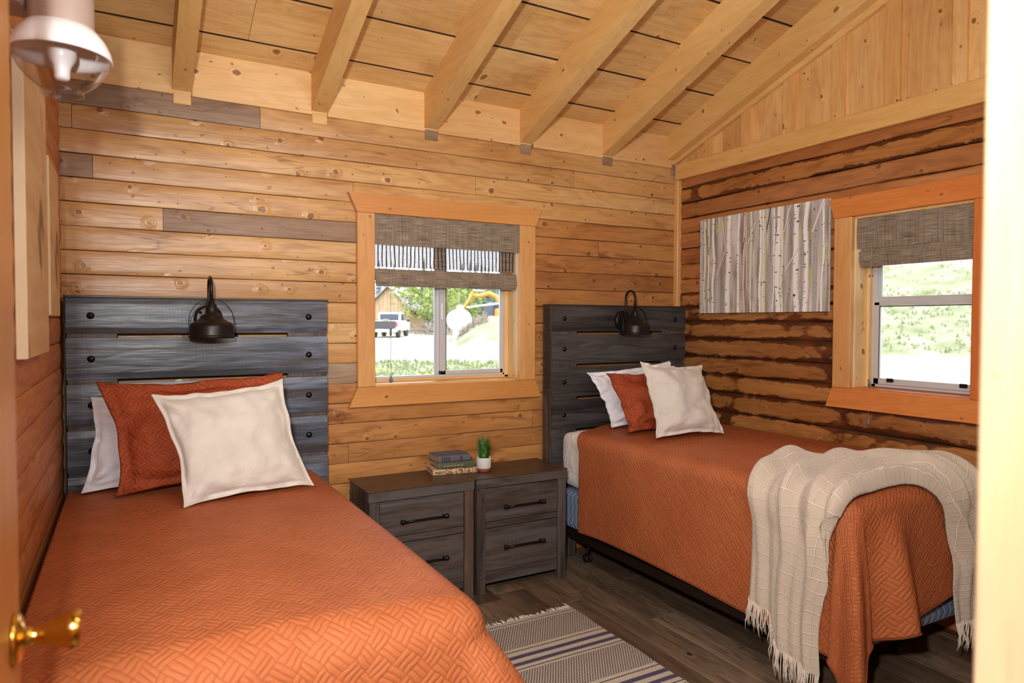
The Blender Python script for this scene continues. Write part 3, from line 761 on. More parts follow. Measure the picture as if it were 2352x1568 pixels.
def window_side():
    y0, y1, z0, z1 = W2
    w = empty('window_2', (0, (y0+y1)/2, z0), kind='structure')
    T0, T1 = -.052, -.018
    b = MB(); b.prism([(-1.237, 2.162), (-2.22, 2.162), (-2.17, 2.057), (-1.275, 2.057)], T0, T1, 'x'); b.build('casing_head', M['casing_y'], w, recalc=True)
    b = MB(); b.prism([(-1.275, 1.135), (-2.17, 1.135), (-2.22, 1.028), (-1.237, 1.028)], T0, T1, 'x'); b.build('casing_sill', M['casing_y'], w, recalc=True)
    MB().cbox(T0, T1, y1, -1.275, 1.136, 2.056, .003).build('casing_side', M['casing_z'], w)
    MB().cbox(T0, T1, -2.09, y0, 1.136, 2.056, .003).build('casing_side', M['casing_z_dark'], w)
    MB().cbox(T1, .16, y1-.004, y1+.02, z0-.01, z1, .002).build('reveal', M['jamb'], w)
    MB().cbox(T1, .16, y0-.02, y0+.004, z0-.01, z1, .002).build('reveal', M['jamb'], w)
    MB().cbox(T1-.012, .16, y0-.02, y1+.02, z0-.03, z0+.002, .002).build('sill', M['casing_y'], w)
    MB().cbox(T1, .16, y0-.02, y1+.02, z1-.006, z1+.02, .002).build('reveal', M['jamb_x'], w)
    MB().cbox(.085, .15, y1-.03, y1-.004, z0, z1, .002).build('stop', M['jamb'], w)
    f = MB(); a, c = .10, .15; yr = y1-.022; yl = y0+.006
    f.cbox(a, c, yr-.03, yr, z0+.004, z1-.006, .002); f.cbox(a, c, yl, yl+.03, z0+.004, z1-.006, .002)
    f.cbox(a, c, yl, yr, z0+.004, z0+.02, .002); f.cbox(a, c, yl, yr, z1-.03, z1-.006, .002)
    f.build('window_frame', M['alu'], w)
    s = MB(); s.cbox(.092, .112, yr-.052, yr-.022, z0+.02, 1.60, .002); s.cbox(.092, .112, yl+.022, yl+.05, z0+.02, 1.60, .002)
    s.cbox(.092, .112, yl+.022, yr-.022, z0+.02, z0+.052, .002); s.cbox(.092, .112, yl+.022, yr-.022, 1.582, 1.602, .002)
    s.build('lower_sash', M['alu'], w)
    s = MB(); s.cbox(.116, .134, yr-.045, yr-.024, 1.60, z1-.03, .002); s.cbox(.116, .134, yl+.024, yl+.045, 1.60, z1-.03, .002)
    s.cbox(.112, .134, yl+.024, yr-.024, 1.602, 1.628, .002)
    s.build('upper_sash', M['alu'], w)
    s = MB(); s.cbox(.088, .094, yl+.05, yr-.052, 1.574, 1.580, .001); s.cbox(.090, .094, yr-.054, yr-.05, z0+.05, 1.58, .001); s.build('gasket', M['alu_dark'], w)
    for yy in (-1.50, -1.865):
        MB().cbox(.08, .095, yy-.035, yy+.0, z0+.035, z0+.055, .003).build('latch', M['black_bolt'], w)
    MB().box(.102, .104, yl+.05, yr-.052, z0+.052, 1.582).build('pane', M['glass'], w)
    MB().box(.124, .126, yl+.045, yr-.045, 1.628, z1-.03).build('pane', M['glass'], w)
window_side()

# ------------------------------------------------------------------ woven roman blinds
def blind(axis, a0, a1, b0, b1, ztop, zval, zfold, zbot, fr, cord_a, cord_z, label, tilt=0):
    """valance from a0 to a1, lower shade from b0 to b1"""
    root = empty('roman_blind', ((a0+a1)/2, 0, zbot) if axis == 'x' else (0, (a0+a1)/2, zbot), label, 'blind', 'woven roman blinds in the windows')
    def P(a, d, z): return (a, d, z) if axis == 'x' else (d, a, z)
    def sheet(p0, p1, za, zb, fn, name, mat, n=24, nz=8):
        b = MB()
        f1 = lambda u, v: P(p0+(p1-p0)*u, fn(u, v), za+(zb-za)*v + (tilt*u if name == 'valance' else 0)*v)
        b.grid(f1, n, nz, uvfn=lambda u, v: (abs(p1-p0)*u, abs(zb-za)*v), smooth=True)
        f2 = lambda u, v: P(p0+(p1-p0)*u, fn(u, v)+.003, za+(zb-za)*v + (tilt*u if name == 'valance' else 0)*v)
        if mat != 'blind_thin': b.grid(f2, n, nz, uvfn=lambda u, v: (abs(p1-p0)*u, abs(zb-za)*v), smooth=True, flip=True)
        return b.build(name, M[mat], root)
    sheet(a0, a1, ztop, zval, lambda u, v: fr-.006*sin(pi*v)+.002*sin(9*u), 'valance', 'blind')
    sheet(b0, b1, ztop-.02, zfold+.01, lambda u, v: fr+.022+.003*sin(7*u+2), 'shade', 'blind_thin', n=30)
    # stacked folds at the foot of the shade
    hgt = zfold - zbot
    for i in range(3):
        zt = zfold - hgt*.12*i; zb = zbot + hgt*(.0 + .16*(2-i))
        sheet(b0+.002*i, b1-.002*i, zt, zb, (lambda i: (lambda u, v: fr+.012-.007*i - .012*sin(pi*min(1, v*1.05)) + .002*sin(6*u+i)))(i), 'fold', 'blind', nz=10)
    MB().cbox(*( (a0, a1, fr+.004, fr+.045) if axis == 'x' else (fr+.004, fr+.045, a0, a1)), ztop-.03, ztop-.002, .002).build('head_rail', M['jamb_x'], root)
    cz0, cz1 = cord_z
    c = MB().tube([P(cord_a, fr-.010, zval+.02), P(cord_a, fr-.014, (cz0+zval)/2), P(cord_a, fr-.012, cz0)], .0014, 6); c.build('cord', M['cord'], root)
    if cz1: c = MB().tube([P(cord_a, fr-.012, cz1+.02), P(cord_a, fr-.012, cz1-.02)], .006, 8); c.build('cord_joiner', M['grey_plastic'], root)
    px = P(cord_a, fr-.012, cz0)
    MB().lathe([(.002, .022), (.006, .02), (.004, .014), (.009, .002), (.010, -.008), (.006, -.016), (0, -.018)], 12, Matrix.Translation(V(px))).build('tassel', M['grey_plastic'], root)
blind('x', -2.236, -1.305, -2.234, -1.338, 2.078, 1.912, 1.782, 1.684, -.030, -2.15, (1.165, 1.43), 'taupe woven roman blind half lowered over the window between the headboards')
blind('y', -1.379, -1.972, -1.404, -1.972, 2.05, 1.884, 1.895, 1.785, -.006, -1.469, (.965, 1.17), 'taupe woven roman blind raised over the window beside the birch painting', tilt=-.008)

# ------------------------------------------------------------------ headboards
def headboard(x0, x1, mat, label, side_vis):
    zt = 1.597; yf = -.130
    root = empty('headboard', ((x0+x1)/2, -.07, 0), label, 'headboard', 'plank headboards of the twin beds')
    bounds = [(1.431, 1.590), (1.226, 1.411), (1.020, 1.205), (.815, 1.0), (.610, .795), (.405, .59)]
    hole = (x0+.197, x1-.197)
    for (a, c) in bounds:
        b = MB(); n = 7; prof = []
        hh = (c-a)
        for q in range(n):
            t_ = q/(n-1); prof.append((yf + .003*(abs(2*t_-1)**4)*1.0 + (.004 if q in (0, n-1) else 0), a+hh*t_))
        prof = [(yf+.011, a)] + prof + [(yf+.011, c)]
        b.prism(prof, x0+.002, x1-.002, 'x')
        b.build('slat', mat, root, recalc=True)
    for xa, xb in ((x0+.004, hole[0]), (hole[1], x1-.004)):
        MB().cbox(xa, xb, yf+.0115, yf+.045, .0, 1.585, .002).build('post', M['barn_z'], root)
    MB().cbox(x0-.004, x0+.0, yf, -.036, 0, 1.592, .002).build('side_panel', M['barn_z'], root)
    MB().cbox(x0-.006, x1+.004, yf-.004, -.036, 1.591, 1.60, .002).build('top_cap', M['barn_top'], root)
    for (a, c) in bounds[:5]:
        for xx in (x0+.096, x1-.096):
            Mb = Matrix.Translation(V((xx, yf+.001, (a+c)/2))) @ Matrix.Rotation(pi/2, 4, 'X')
            MB().lathe([(0.0155, -.001), (.0155, .002), (.013, .006), (.008, .009), (0, .0105)], 16, Mb).build('bolt', M['black_bolt'], root)
    return root
headboard(-3.662, -2.5217, M['head_slat'], 'glare-tinted bluish plank headboard of the bed against the framed prints wall', False)
headboard(-1.1463, -.0418, M['head_slat_r'], 'charcoal plank headboard of the bed beneath the birch painting', True)

# ------------------------------------------------------------------ beds
def superbox(b, x0, x1, y0, y1, z0, z1, r=.04, n=10, amp=0., seed=0.):
    """rounded cushion-like box as one closed mesh made of six grids"""
    c = V(((x0+x1)/2, (y0+y1)/2, (z0+z1)/2)); h = V(((x1-x0)/2, (y1-y0)/2, (z1-z0)/2))
    def rp(p):
        q = V((max(-h.x+r, min(h.x-r, p.x)), max(-h.y+r, min(h.y-r, p.y)), max(-h.z+r, min(h.z-r, p.z))))
        d = p-q
        if d.length > 1e-9: p = q+d.normalized()*r
        nn = d.normalized() if d.length > 1e-9 else V((0, 0, 0))
        if amp: p = p + nn*amp*nrm((p.x+seed, p.y, p.z), 6)
        return p+c
    def T(u):   # denser near the edges
        return -cos(pi*u)
    for ax in range(3):
        for sg in (-1, 1):
            def fn(u, v):
                a = T(u); d = T(v); p = [0, 0, 0]; o2 = [i for i in range(3) if i != ax]
                p[ax] = sg*h[ax]; p[o2[0]] = a*h[o2[0]]; p[o2[1]] = d*h[o2[1]]
                return rp(V(p))
            b.grid(fn, n, n, flip=(sg < 0) ^ (ax == 1))
    return b
def bed(x0, x1, yh, yf, zf, zbs, zm, lab, near):
    """box spring zf..zbs, mattress zbs..zm"""
    fr = empty('bed_frame', ((x0+x1)/2, (yh+yf)/2, 0), 'dark steel rolling bed frame under the %s' % lab, 'bed frame', 'steel bed frames')
    for xx, si in ((x0+.022, -1), (x1-.022, 1)):
        b = MB(); b.box(xx-.016, xx+.016, yf+.05, yh, zf-.009, zf-.004); b.box(xx+si*.014, xx+si*.018, yf+.05, yh, zf-.052, zf-.004)
        b.build('rail', M['bed_steel'], fr)
    for yy in (yh-.12, (yh+yf)/2, yf+.20):
        MB().box(x0+.03, x1-.03, yy-.016, yy+.016, zf-.03, zf-.012).build('cross_rail', M['bed_steel'], fr)
        if yy == (yh+yf)/2: continue
        for xx in (x0+(.14 if yy > -.5 else .36), x1-.36):
            lg = MB().tube([(xx, yy, zf-.02), (xx, yy, .075), (xx, yy, .055)], [.013, .011, .006], 10); lg.box(xx-.014, xx+.014, yy-.012, yy+.012, .052, .06)
            l_ = lg.build('leg', M['bed_steel'], fr)
            for dx in (-.014, .014):
                Mw = Matrix.Translation(V((xx+dx, yy+.008, .0262))) @ Matrix.Rotation(pi/2, 4, 'Y')
                MB().lathe([(.0, -.008), (.020, -.008), (.0258, -.005), (.0258, .005), (.020, .008), (0, .008)], 18, Mw).build('wheel', M['rubber'], l_)
    superbox(MB(), x0, x1, yf, yh, zf, zbs-.006, .025, 10, .003).build('box_spring', M['ticking'], label='blue quilted box spring of the %s' % lab, cat='box spring', group='blue box springs')
    superbox(MB(), x0+.005, x1-.005, yf+.005, yh, zbs+.008, zm, .055, 16, .012, 3).build('mattress', M['sheet'], label='white sheeted mattress of the %s' % lab, cat='mattress', group='white sheeted mattresses')
bed(-1.095, -.06, -.14, -2.10, .235, .47, .815, 'bed beneath the birch painting', True)
bed(-3.64, -2.62, -.14, -2.06, .19, .40, .728, 'bed against the framed prints wall', False)

class Drape:
    """quilt coordinates: p runs outwards over the free long side, q outwards over the foot; both 0 where the top starts to round"""
    def __init__(s, xe, sgn, yf, zt, R=.07, seed=0., fold=.05, flare=.3, kf=9.0, flap=0.):
        s.flap = flap
        s.flare = flare; s.kf = kf
        s.xe = xe; s.sgn = sgn; s.yf = yf; s.zt = zt; s.R = R; s.seed = seed; s.fold = fold
    def prof(s, d, fl):
        R = s.R; q = pi*R/2
        if d <= 0: return d, 0.
        if d < q: return R*sin(d/R), R*(1-cos(d/R))
        e = d-q
        return R + fl*.35*(1-math.exp(-e/.35)), R + e*sqrt(max(0, 1-fl*fl*.6))
    def __call__(s, p, q, lift=0.):
        sd = s.seed
        crown = .018*sin(pi*min(1, max(0, (-p)/1.0)))*(1 if q < 0 else 1)
        wob = .006*nrm((p*3+sd, q*2.2, 1))
        if p > 0 and q > 0:
            r = sqrt(p*p+q*q); th = atan2(q, p); w = sin(2*th)
            h, dz = s.prof(r, .05+s.flare*w**.7 + s.fold*w*sin(th*s.kf+.9+sd)*min(1, r/.35))
            tw = .10*w*sin(th*7+sd)*min(1, r/.4)
            ho = h; px = ho*cos(th+tw*.0); py = ho*sin(th)
            px += .0; py += .0
        elif p > 0:
            fl = .02 + .03*(.5+.5*sin(q*5.0+sd)) + .02*nrm((q*4+sd, 2, 0))
            fl *= min(1, max(.0, 1)) 
            h, dz = s.prof(p, fl if p > .1 else .02); px, py = h, q
            if -q < .3: pass
        elif q > 0:
            fl = .03 + .05*(.5+.5*sin(p*9.0+sd*2)) 
            fl = .05 + (fl-.05)*min(1, -p/.3) + s.flap*math.exp(-((p+.16)/.085)**2)
            h, dz = s.prof(q, fl); px, py = p, h
        else: px, py, dz = p, q, 0.
        if p > 0 and q <= 0:
            k = min(1, -q/.3); h2, dz2 = s.prof(p, .05); px = h2*(1-k)+px*k; dz = dz2*(1-k)+dz*k
        z = s.zt - dz + (crown+wob)*(1 if (p < 0 and q < 0) else math.exp(-max(p, q, 0)*14))
        x = s.xe + s.sgn*px; y = s.yf - py
        return V((x, y, z+lift))
    def normal(s, p, q):
        e = .006; a = s(p+e, q)-s(p-e, q); b = s(p, q+e)-s(p, q-e)
        n = a.cross(b)
        if n.length < 1e-9: return V((0, 0, 1))
        n.normalize()
        c = V((s.sgn*max(p, 0), -max(q, 0), .15))
        return n if n.dot(c) > 0 else -n

def quilt(D, pw, ph, L, qh, hem_fn, label, name='quilt'):
    nu, nv = 190, 240
    b = MB()
    def P(u, v): return (-pw + (pw+ph)*u, -L + (L+qh)*v)
    def top(u, v):
        p, q = P(u, v); p, q = hem_fn(p, q)
        return D(p, q)
    b.grid(top, nu, nv, uvfn=lambda u, v: P(u, v), flip=D.sgn > 0)
    def bot(u, v):
        p, q = P(u, v); p, q = hem_fn(p, q)
        return D(p, q) - D.normal(p, q)*.010
    # underside as a coarse inner sheet plus an edge roll along the hem
    rim = []
    N = 260
    for i in range(N+1): rim.append(bot_edge(D, hem_fn, pw, ph, L, qh, i/N))
    b.tube(rim, .0045, 6, cap=True)
    ob = b.build(name, M['quilt'], label=label, cat='quilt', group='rust quilts')
    so = ob.modifiers.new('thick', 'SOLIDIFY'); so.thickness = .007; so.offset = -1
    return ob
def bot_edge(D, hem_fn, pw, ph, L, qh, t_):
    # head end of the free side, down to the foot corner, then along the foot hem to the wall
    a = L+qh; c = ph+pw; tot = a+c; s_ = t_*tot
    if s_ < a: p, q = ph, -L+s_
    else: p, q = ph-(s_-a), qh
    p, q = hem_fn(p, q)
    return D(p, q)
# free long edge of the bed beneath the painting faces -x, of the other bed +x
DR = Drape(-1.065, -1, -2.07, .835, seed=0.4, fold=.12, flare=.34, kf=8.0, flap=.42)
DL = Drape(-2.672, 1, -1.99, .748, R=.10, seed=2.2, fold=.02, flare=.78)
def hemR(p, q):
    if p > 0:
        k = p/.60
        # slanting head edge of the quilt on the free side, slight swag of the hem
        q2 = q
        p2 = p*(1 - .035*sin((q+1.9)*2.4)*k)
        p = p2
    if p < -.93: p = p
    # quilt starts further down near the free side at the head end
    head = -1.90 + 1.90*0
    t_ = min(1, max(0, (-q-1.2)/.7))
    sh = .0 if p < -.35 else .22*min(1, (p+.35)/.5)
    q = q + sh*t_
    if q > 0: q *= 1 - .13*min(1, max(0, (-p-.25)/.35))
    return p, q
def hemL(p, q): return p, q
quilt(DR, .985, .615, 1.865, .56, hemR, 'rust orange quilted bedspread on the bed beneath the birch painting')
quilt(DL, .985, .60, 1.80, .60, hemL, 'rust orange quilted bedspread on the bed nearest the open door')

# ------------------------------------------------------------------ pillows
def pillow(name, TL, TR, BR, BL, T, flange, mat, label, cat, group=None, pinch=.05, seed=0., nrm_dir=(0, -1, .3), n=44, wr=.012, ears=0., sag=0., uvs=1.0):
    TL, TR, BR, BL = map(V, (TL, TR, BR, BL)); nd = V(nrm_dir).normalized()
    wdt = ((TR-TL).length + (BR-BL).length)/2; hgt = ((TL-BL).length+(TR-BR).length)/2
    fu, fv = 2*flange/wdt, 2*flange/hgt
    def base(a, c):
        # a,c in -1..1; edges bow inwards between the ears
        a2 = a*(1 - pinch*1.5*(1-c*c)**.8*abs(a)*(1+.5*nrm((c*2, a, seed)))); c2 = c*(1 - pinch*1.5*(1-a*a)**.8*abs(c)*(1+.5*nrm((a*2, c, seed+4))))
        u = (a2+1)/2; v = (c2+1)/2
        P = (BL*(1-u)+BR*u)*(1-v) + (TL*(1-u)+TR*u)*v
        return P
    def thick(a, c):
        ui = min(1, abs(a)/(1-fu)); vi = min(1, abs(c)/(1-fv))
        e = max(0, (1-ui**2.6))*max(0, (1-vi**2.6))
        return e**.5
    def pt(a, c, side):
        P = base(a, c); t_ = thick(a, c)
        k = T/2*t_
        w = nrm((a*2.2+seed, c*2.2, side*3.)) * wr*1.6*min(1, t_*1.8) + nrm((a*6+seed, c*6+4, side*3.))*wr*.5
        # creases running in from the corners and edges
        cr_ = sum(math.exp(-((a-ca)**2+(c-cc)**2)*3.0)*sin(9*(atan2(c-cc, a-ca))+seed) for ca, cc in ((-1, -1), (1, -1), (-1, 1), (1, 1)))*wr*.55*min(1, t_*2)
        fw = nrm((a*5+seed*2, c*5, 7))*.020*(1-t_)*(1 if flange > 0 else .4)
        s_ = k + (w+cr_)*(1 if side > 0 else .5) + .0015
        bot = -sag*max(0, -c)**2*(1-a*a)
        return P + nd*(side*s_ + fw) + V((0, 0, bot))
    def f(u): return sin((u-.5)*pi*.9)/sin(.45*pi)
    b = MB()
    b.grid(lambda u, v: pt(f(u), f(v), 1), n, n, uvfn=lambda u, v: (f(u)*wdt/2*uvs, f(v)*hgt/2*uvs))
    b.grid(lambda u, v: pt(f(u), f(v), -1), n, n, uvfn=lambda u, v: (f(u)*wdt/2*uvs, f(v)*hgt/2*uvs), flip=True)
    # closing rim
    def edge(s_):
        s4 = (s_ % 1)*4; k = int(s4); t_ = s4-k
        f_ = f(t_)
        return [(f_, -1), (1, f_), (-f_, 1), (-1, -f_)][k]
    N = 4*n; vs = []; 
    for i in range(N):
        a, c = edge(i/N); vs += [pt(a, c, 1), pt(a, c, -1)]
    b.add(vs, [(2*i, (2*i+1), (2*((i+1) % N)+1), 2*((i+1) % N)) for i in range(N)], 0, True)
    rim = [base(*edge(i/N)) + nd*nrm((edge(i/N)[0]*5+seed*2, edge(i/N)[1]*5, 7))*.020*(1 if flange > 0 else .4) for i in range(N+1)]
    b.tube(rim, .0028, 6, cap=False)
    return b.build(name, mat, label=label, cat=cat, group=group)

# bed against the prints
pillow('pillow', (-3.565, -.20, 1.155), (-2.85, -.20, 1.15), (-2.82, -.30, .765), (-3.60, -.31, .765), .12, .02, M['white'], 'white cotton pillow behind the rust sham, against the glare-tinted headboard', 'pillow', pinch=.05, seed=3, wr=.032, nrm_dir=(0, -1, .3), sag=.0)
pillow('pillow_sham', (-3.542, -.345, 1.230), (-2.785, -.345, 1.249), (-2.73, -.52, .80), (-3.472, -.49, .775), .14, .045, M['sham'], 'rust quilted pillow sham on the bed nearest the open door', 'pillow', pinch=.075, seed=5.1, wr=.024, nrm_dir=(0, -1, .33))
pillow('throw_pillow', (-3.344, -.61, 1.195), (-2.825, -.53, 1.229), (-2.718, -.65, .768), (-3.242, -.79, .772), .15, .018, M['cream'], 'cream linen square pillow on the bed nearest the open door', 'cushion', pinch=.07, seed=8.3, wr=.017, nrm_dir=(-.2, -1, .32))
# bed beneath the painting
pillow('pillow', (-.985, -.28, 1.18), (-.34, -.30, 1.235), (-.26, -.44, .86), (-.90, -.42, .858), .17, .02, M['white'], 'white cotton pillow behind the rust sham, against the charcoal headboard', 'pillow', pinch=.06, seed=12, wr=.036, nrm_dir=(-.15, -1, .3))
pillow('pillow_sham', (-.975, -.46, 1.188), (-.30, -.50, 1.19), (-.33, -.66, .86), (-.985, -.68, .872), .15, .045, M['sham'], 'rust quilted pillow sham on the bed beneath the birch painting', 'pillow', pinch=.06, seed=15.7, wr=.024, nrm_dir=(-.1, -1, .38))
pillow('throw_pillow', (-.930, -.71, 1.268), (-.470, -.71, 1.232), (-.500, -.93, .868), (-.975, -.90, .872), .15, .018, M['cream'], 'cream linen square pillow on the bed beneath the birch painting', 'cushion', pinch=.06, seed=21.3, wr=.017, nrm_dir=(-.15, -1, .42))

# ------------------------------------------------------------------ throw blanket over the foot of the bed beneath the painting
def cat(pts, t_):
    n = len(pts)-1; x_ = t_*n; i = min(n-1, int(x_)); f = x_-i
    p0 = pts[max(i-1, 0)]; p1 = pts[i]; p2 = pts[i+1]; p3 = pts[min(i+2, n)]
    return tuple(.5*((2*b1)+(-a1+c1)*f+(2*a1-5*b1+4*c1-d1)*f*f+(-a1+3*b1-3*c1+d1)*f**3) for a1, b1, c1, d1 in zip(p0, p1, p2, p3))
E1 = [(.60, -.385), (.42, -.375), (.22, -.375), (.06, -.40), (-.10, -.44), (-.28, -.42), (-.45, -.33), (-.60, -.16), (-.72, .03), (-.80, .20), (-.86, .38), (-.90, .60)]
E2 = [(.68, -.035), (.50, -.04), (.28, .01), (.10, .04), (-.06, .035), (-.20, .03), (-.34, .04), (-.45, .10), (-.50, .20), (-.54, .34), (-.55, .48), (-.57, .62)]
def throw_pt(u, v):
    a = cat(E1, u); c = cat(E2, u)
    p = a[0]*(1-v)+c[0]*v; q = a[1]*(1-v)+c[1]*v
    # hem step: the flap towards the pillows hangs shorter
    if u < .28:
        k = (1-u/.28); st = 1/(1+math.exp(-(v-.38)*40)); p += k*(-.055+.10*st)
    base = DR(p, q); n = DR.normal(p, q)
    top = min(1, max(0, (u-.10)/.2))*min(1, max(0, (.95-u)/.15))
    wv = sin(v*2*pi*2.5 + 1.5*nrm((u*4, v, 2)) + u*3)
    f = .010 + .009*(1+wv) + top*(.050*abs(sin(v*8.5+u*4+2.4*nrm((u*4, v*1.5, 1))))**2.2 + .034*max(0, nrm((u*11, v*6+u*3, 5))+.15)) + .006*sin(v*2*pi*6+u*9)
    f *= 1
    if u < .3: f += .020*max(0, sin(pi*min(1, abs(v-.4)*5))) * 0 + (.012 if v > .42 else 0)*min(1, (.3-u)*6)
    e = min(1, min(v, 1-v)*10+.25)
    return base + n*(f*e+.006) + V((0, 0, .004))
b = MB(); NU, NV = 220, 90
b.grid(throw_pt, NU, NV, uvfn=lambda u, v: (v*14.0, u*58.0))
thr_root = empty('throw_blanket', (-.8, -1.9, .85), 'oatmeal woven throw with fringed ends draped across the foot of the bed', 'blanket')
tb = b.build('blanket_body', M['throw'], thr_root)
so = tb.modifiers.new('thick', 'SOLIDIFY'); so.thickness = .004; so.offset = 1
fb = MB(); rg = random.Random(7)
for end, uu in ((0, 0.), (1, 1.)):
    for i in range(74):
        v = (i+.5)/74
        p0 = throw_pt(uu, v); p1 = throw_pt(.01 if end == 0 else .99, v); d = (p0-p1).normalized()
        L = rg.uniform(.08, .125); j = V((rg.uniform(-.012, .012), rg.uniform(-.012, .012), 0))
        outw = V((-1, 0, 0)) if end == 0 else V((0, -1, 0))
        pts = [p0-d*.004, p0+V((0, 0, -L*.35))+j*.3+outw*rg.uniform(0, .01), p0+V((0, 0, -L*.7))+j+outw*rg.uniform(0, .012), p0+V((0, 0, -L))+j*rg.uniform(.5, 1.8)]
        fb.tube(pts, [.0022, .0017, .0017, .0009], 5)
        if rg.random() < .6:
            pts2 = [p+V((rg.uniform(-.004, .004), rg.uniform(-.006, .006), rg.uniform(-.01, .0))) for p in pts]; fb.tube(pts2, [.0018, .0013, .0013, .0007], 4)
fo = fb.build('fringe', M['fringe'], thr_root, kind='stuff')

# ------------------------------------------------------------------ nightstands
def nightstand(x0, x1, label, kinds):
    y0 = -.3993; yb = -.05; zt = .641
    root = empty('nightstand', ((x0+x1)/2, (y0+yb)/2, 0), label, 'nightstand', 'twin two-drawer nightstands')
    MB().cbox(x0-.004, x1+.004, y0-.004, yb, zt-.006, zt, .002).build('top', M['barn_top'], root)
    MB().cbox(x0, x1, y0, y0+.02, zt-.056, zt-.0065, .002).build('apron', M['barn_x'], root)
    for xa, xb, mt in ((x0+.004, x0+.058, kinds[0]), (x1-.058, x1-.004, kinds[1])):
        MB().cbox(xa, xb, y0+.004, y0+.04, 0, zt-.057, .002).build('leg', M[mt], root)
        MB().cbox(xa, xb, yb-.036, yb, 0, zt-.057, .002).build('leg', M['barn_z'], root)
    for xa in (x0+.006, x1-.026):
        MB().cbox(xa, xa+.02, y0+.04, yb-.002, .08, zt-.008, .002).build('side_panel', M['barn_z'], root)
    MB().cbox(x0+.02, x1-.02, yb-.012, yb-.002, .08, zt-.008, .001).build('back_panel', M['barn_x'], root)
    MB().cbox(x0+.059, x1-.059, y0+.014, y0+.034, .055, .118, .002).build('bottom_rail', M['barn_x'], root)
    for i, (za, zb, hz) in enumerate(((.362, .580, .473), (.122, .357, .250))):
        d = MB().cbox(x0+.061, x1-.061, y0+.010, y0+.026, za+(.034 if i == 0 else 0), zb, .002).build('drawer', M['barn_x'], root)
        if i == 0: MB().cbox(x0+.061, x1-.061, y0+.007, y0+.026, za, za+.031, .002).build('drawer_rail', M['barn_x'], d)
        MB().cbox(x0+.07, x1-.07, y0+.027, yb-.03, za+.01, zb-.04, .001).build('drawer_box', M['backing'], d)
        cx = (x0+x1)/2; hb = MB()
        yy = y0-.020
        hb.tube([(cx-.105, yy, hz-.003), (cx-.06, yy-.001, hz), (cx+.06, yy-.001, hz), (cx+.105, yy, hz-.003)], .0062, 10)
        for sx in (-1, 1):
            Mx = Matrix.Translation(V((cx+sx*.118, yy, hz+.0))) @ Matrix.Rotation(sx*pi/2, 4, 'Y')
            hb.lathe([(.0, -.013), (.008, -.012), (.010, -.008), (.0085, -.004), (.0125, .0), (.0135, .006), (.010, .013), (0, .0155)], 14, Mx)
            hb.tube([(cx+sx*.112, yy, hz), (cx+sx*.112, y0+.011, hz)], .0055, 8)
        hb.build('handle', M['black_bolt'], d)
    return root
nightstand(-2.392, -1.8055, 'barnwood nightstand partly hidden by the bed nearest the open door', ('barn_z', 'barn_brown'))
nightstand(-1.7945, -1.2077, 'barnwood nightstand with both drawers in view, under the potted grass', ('barn_z', 'barn_z'))

# ------------------------------------------------------------------ books and plant
def book(cx, cy, z0, L, D_, H, rz, cover, spine, label, detail):
    root = empty('book', (cx, cy, z0), label, 'book', 'old books stacked on the nightstands', rz=rz)
    def put(mb, name, mat, recalc=False):
        me = mb.mesh(name, mat); o = bpy.data.objects.new(name, me); COL.objects.link(o); o.parent = root
        if name == 'spine_print': o['kind'] = 'stuff'
        return o
    c = MB(); t_ = .0028
    c.cbox(-L/2, L/2, -D_/2, D_/2, 0, t_, .0008); c.cbox(-L/2, L/2, -D_/2, D_/2, H-t_, H, .0008)
    n = 8; prof = []
    for i in range(n+1):
        a = -pi/2+pi*i/n; prof.append((-D_/2-.006*cos(a), H/2+H/2*sin(a)))
    prof2 = [(p[0]+.003, p[1]) for p in prof[::-1]]
    c.prism(prof+prof2, -L/2, L/2, 'x')
    put(c, 'cover', cover)
    pg = MB(); pg.box(-L/2+.005, L/2-.005, -D_/2+.001, D_/2-.006, t_, H-t_); put(pg, 'page_block', M['pages'])
    detail(root, L, D_, H, put)
    return root
M['book_grey'] = cloth('grey_book_cloth', srgb(110, 106, 112), srgb(96, 94, 102), weave=1500, wrinkle=.1, sheen=0)
M['book_green'] = cloth('green_book_cloth', srgb(96, 100, 84), srgb(82, 86, 70), weave=1500, wrinkle=.1, sheen=0)
t = NT('printed_paper_jacket'); o = t.coord('Object')
pn = t.noise(t.vmath('MULTIPLY', o, (60, 60, 90)), 1, 3, .6, 1.4)
lf = t.sep(o)[0]
c = t.mix(t.smooth(pn, .48, .53), srgb(214, 178, 134), srgb(104, 76, 54))
c = t.mix(t.math('LESS_THAN', lf, -.055), c, t.mix(t.smooth(t.noise(o, 140, 2), .56, .6), srgb(222, 184, 142), srgb(120, 84, 56)))
M['book_paper'] = t.set(c, .7)
M['foil'] = plain('dark_gilt', srgb(58, 56, 66), .6)
M['foil_g'] = plain('faded_gilt', srgb(128, 124, 92), .5)
def det_grey(root, L, D_, H, put):
    b = MB()
    for i in range(5): b.box(-L/2+.022+.011*i, -L/2+.0285+.011*i, -D_/2-.0066, -D_/2-.0050, H*.16, H*.84)
    b.box(.035, .047, -D_/2-.0066, -D_/2-.005, H*.2, H*.8)
    put(b, 'spine_print', M['foil'])
def det_green(root, L, D_, H, put):
    b = MB()
    for i in range(6): b.box(-L/2+.03+.02*i, -L/2+.044+.02*i, -D_/2-.0066, -D_/2-.005, H*.3, H*.62)
    b.box(-L/2+.006, -L/2+.009, -D_/2-.0066, -D_/2-.005, H*.05, H*.95)
    put(b, 'spine_print', M['foil_g'])
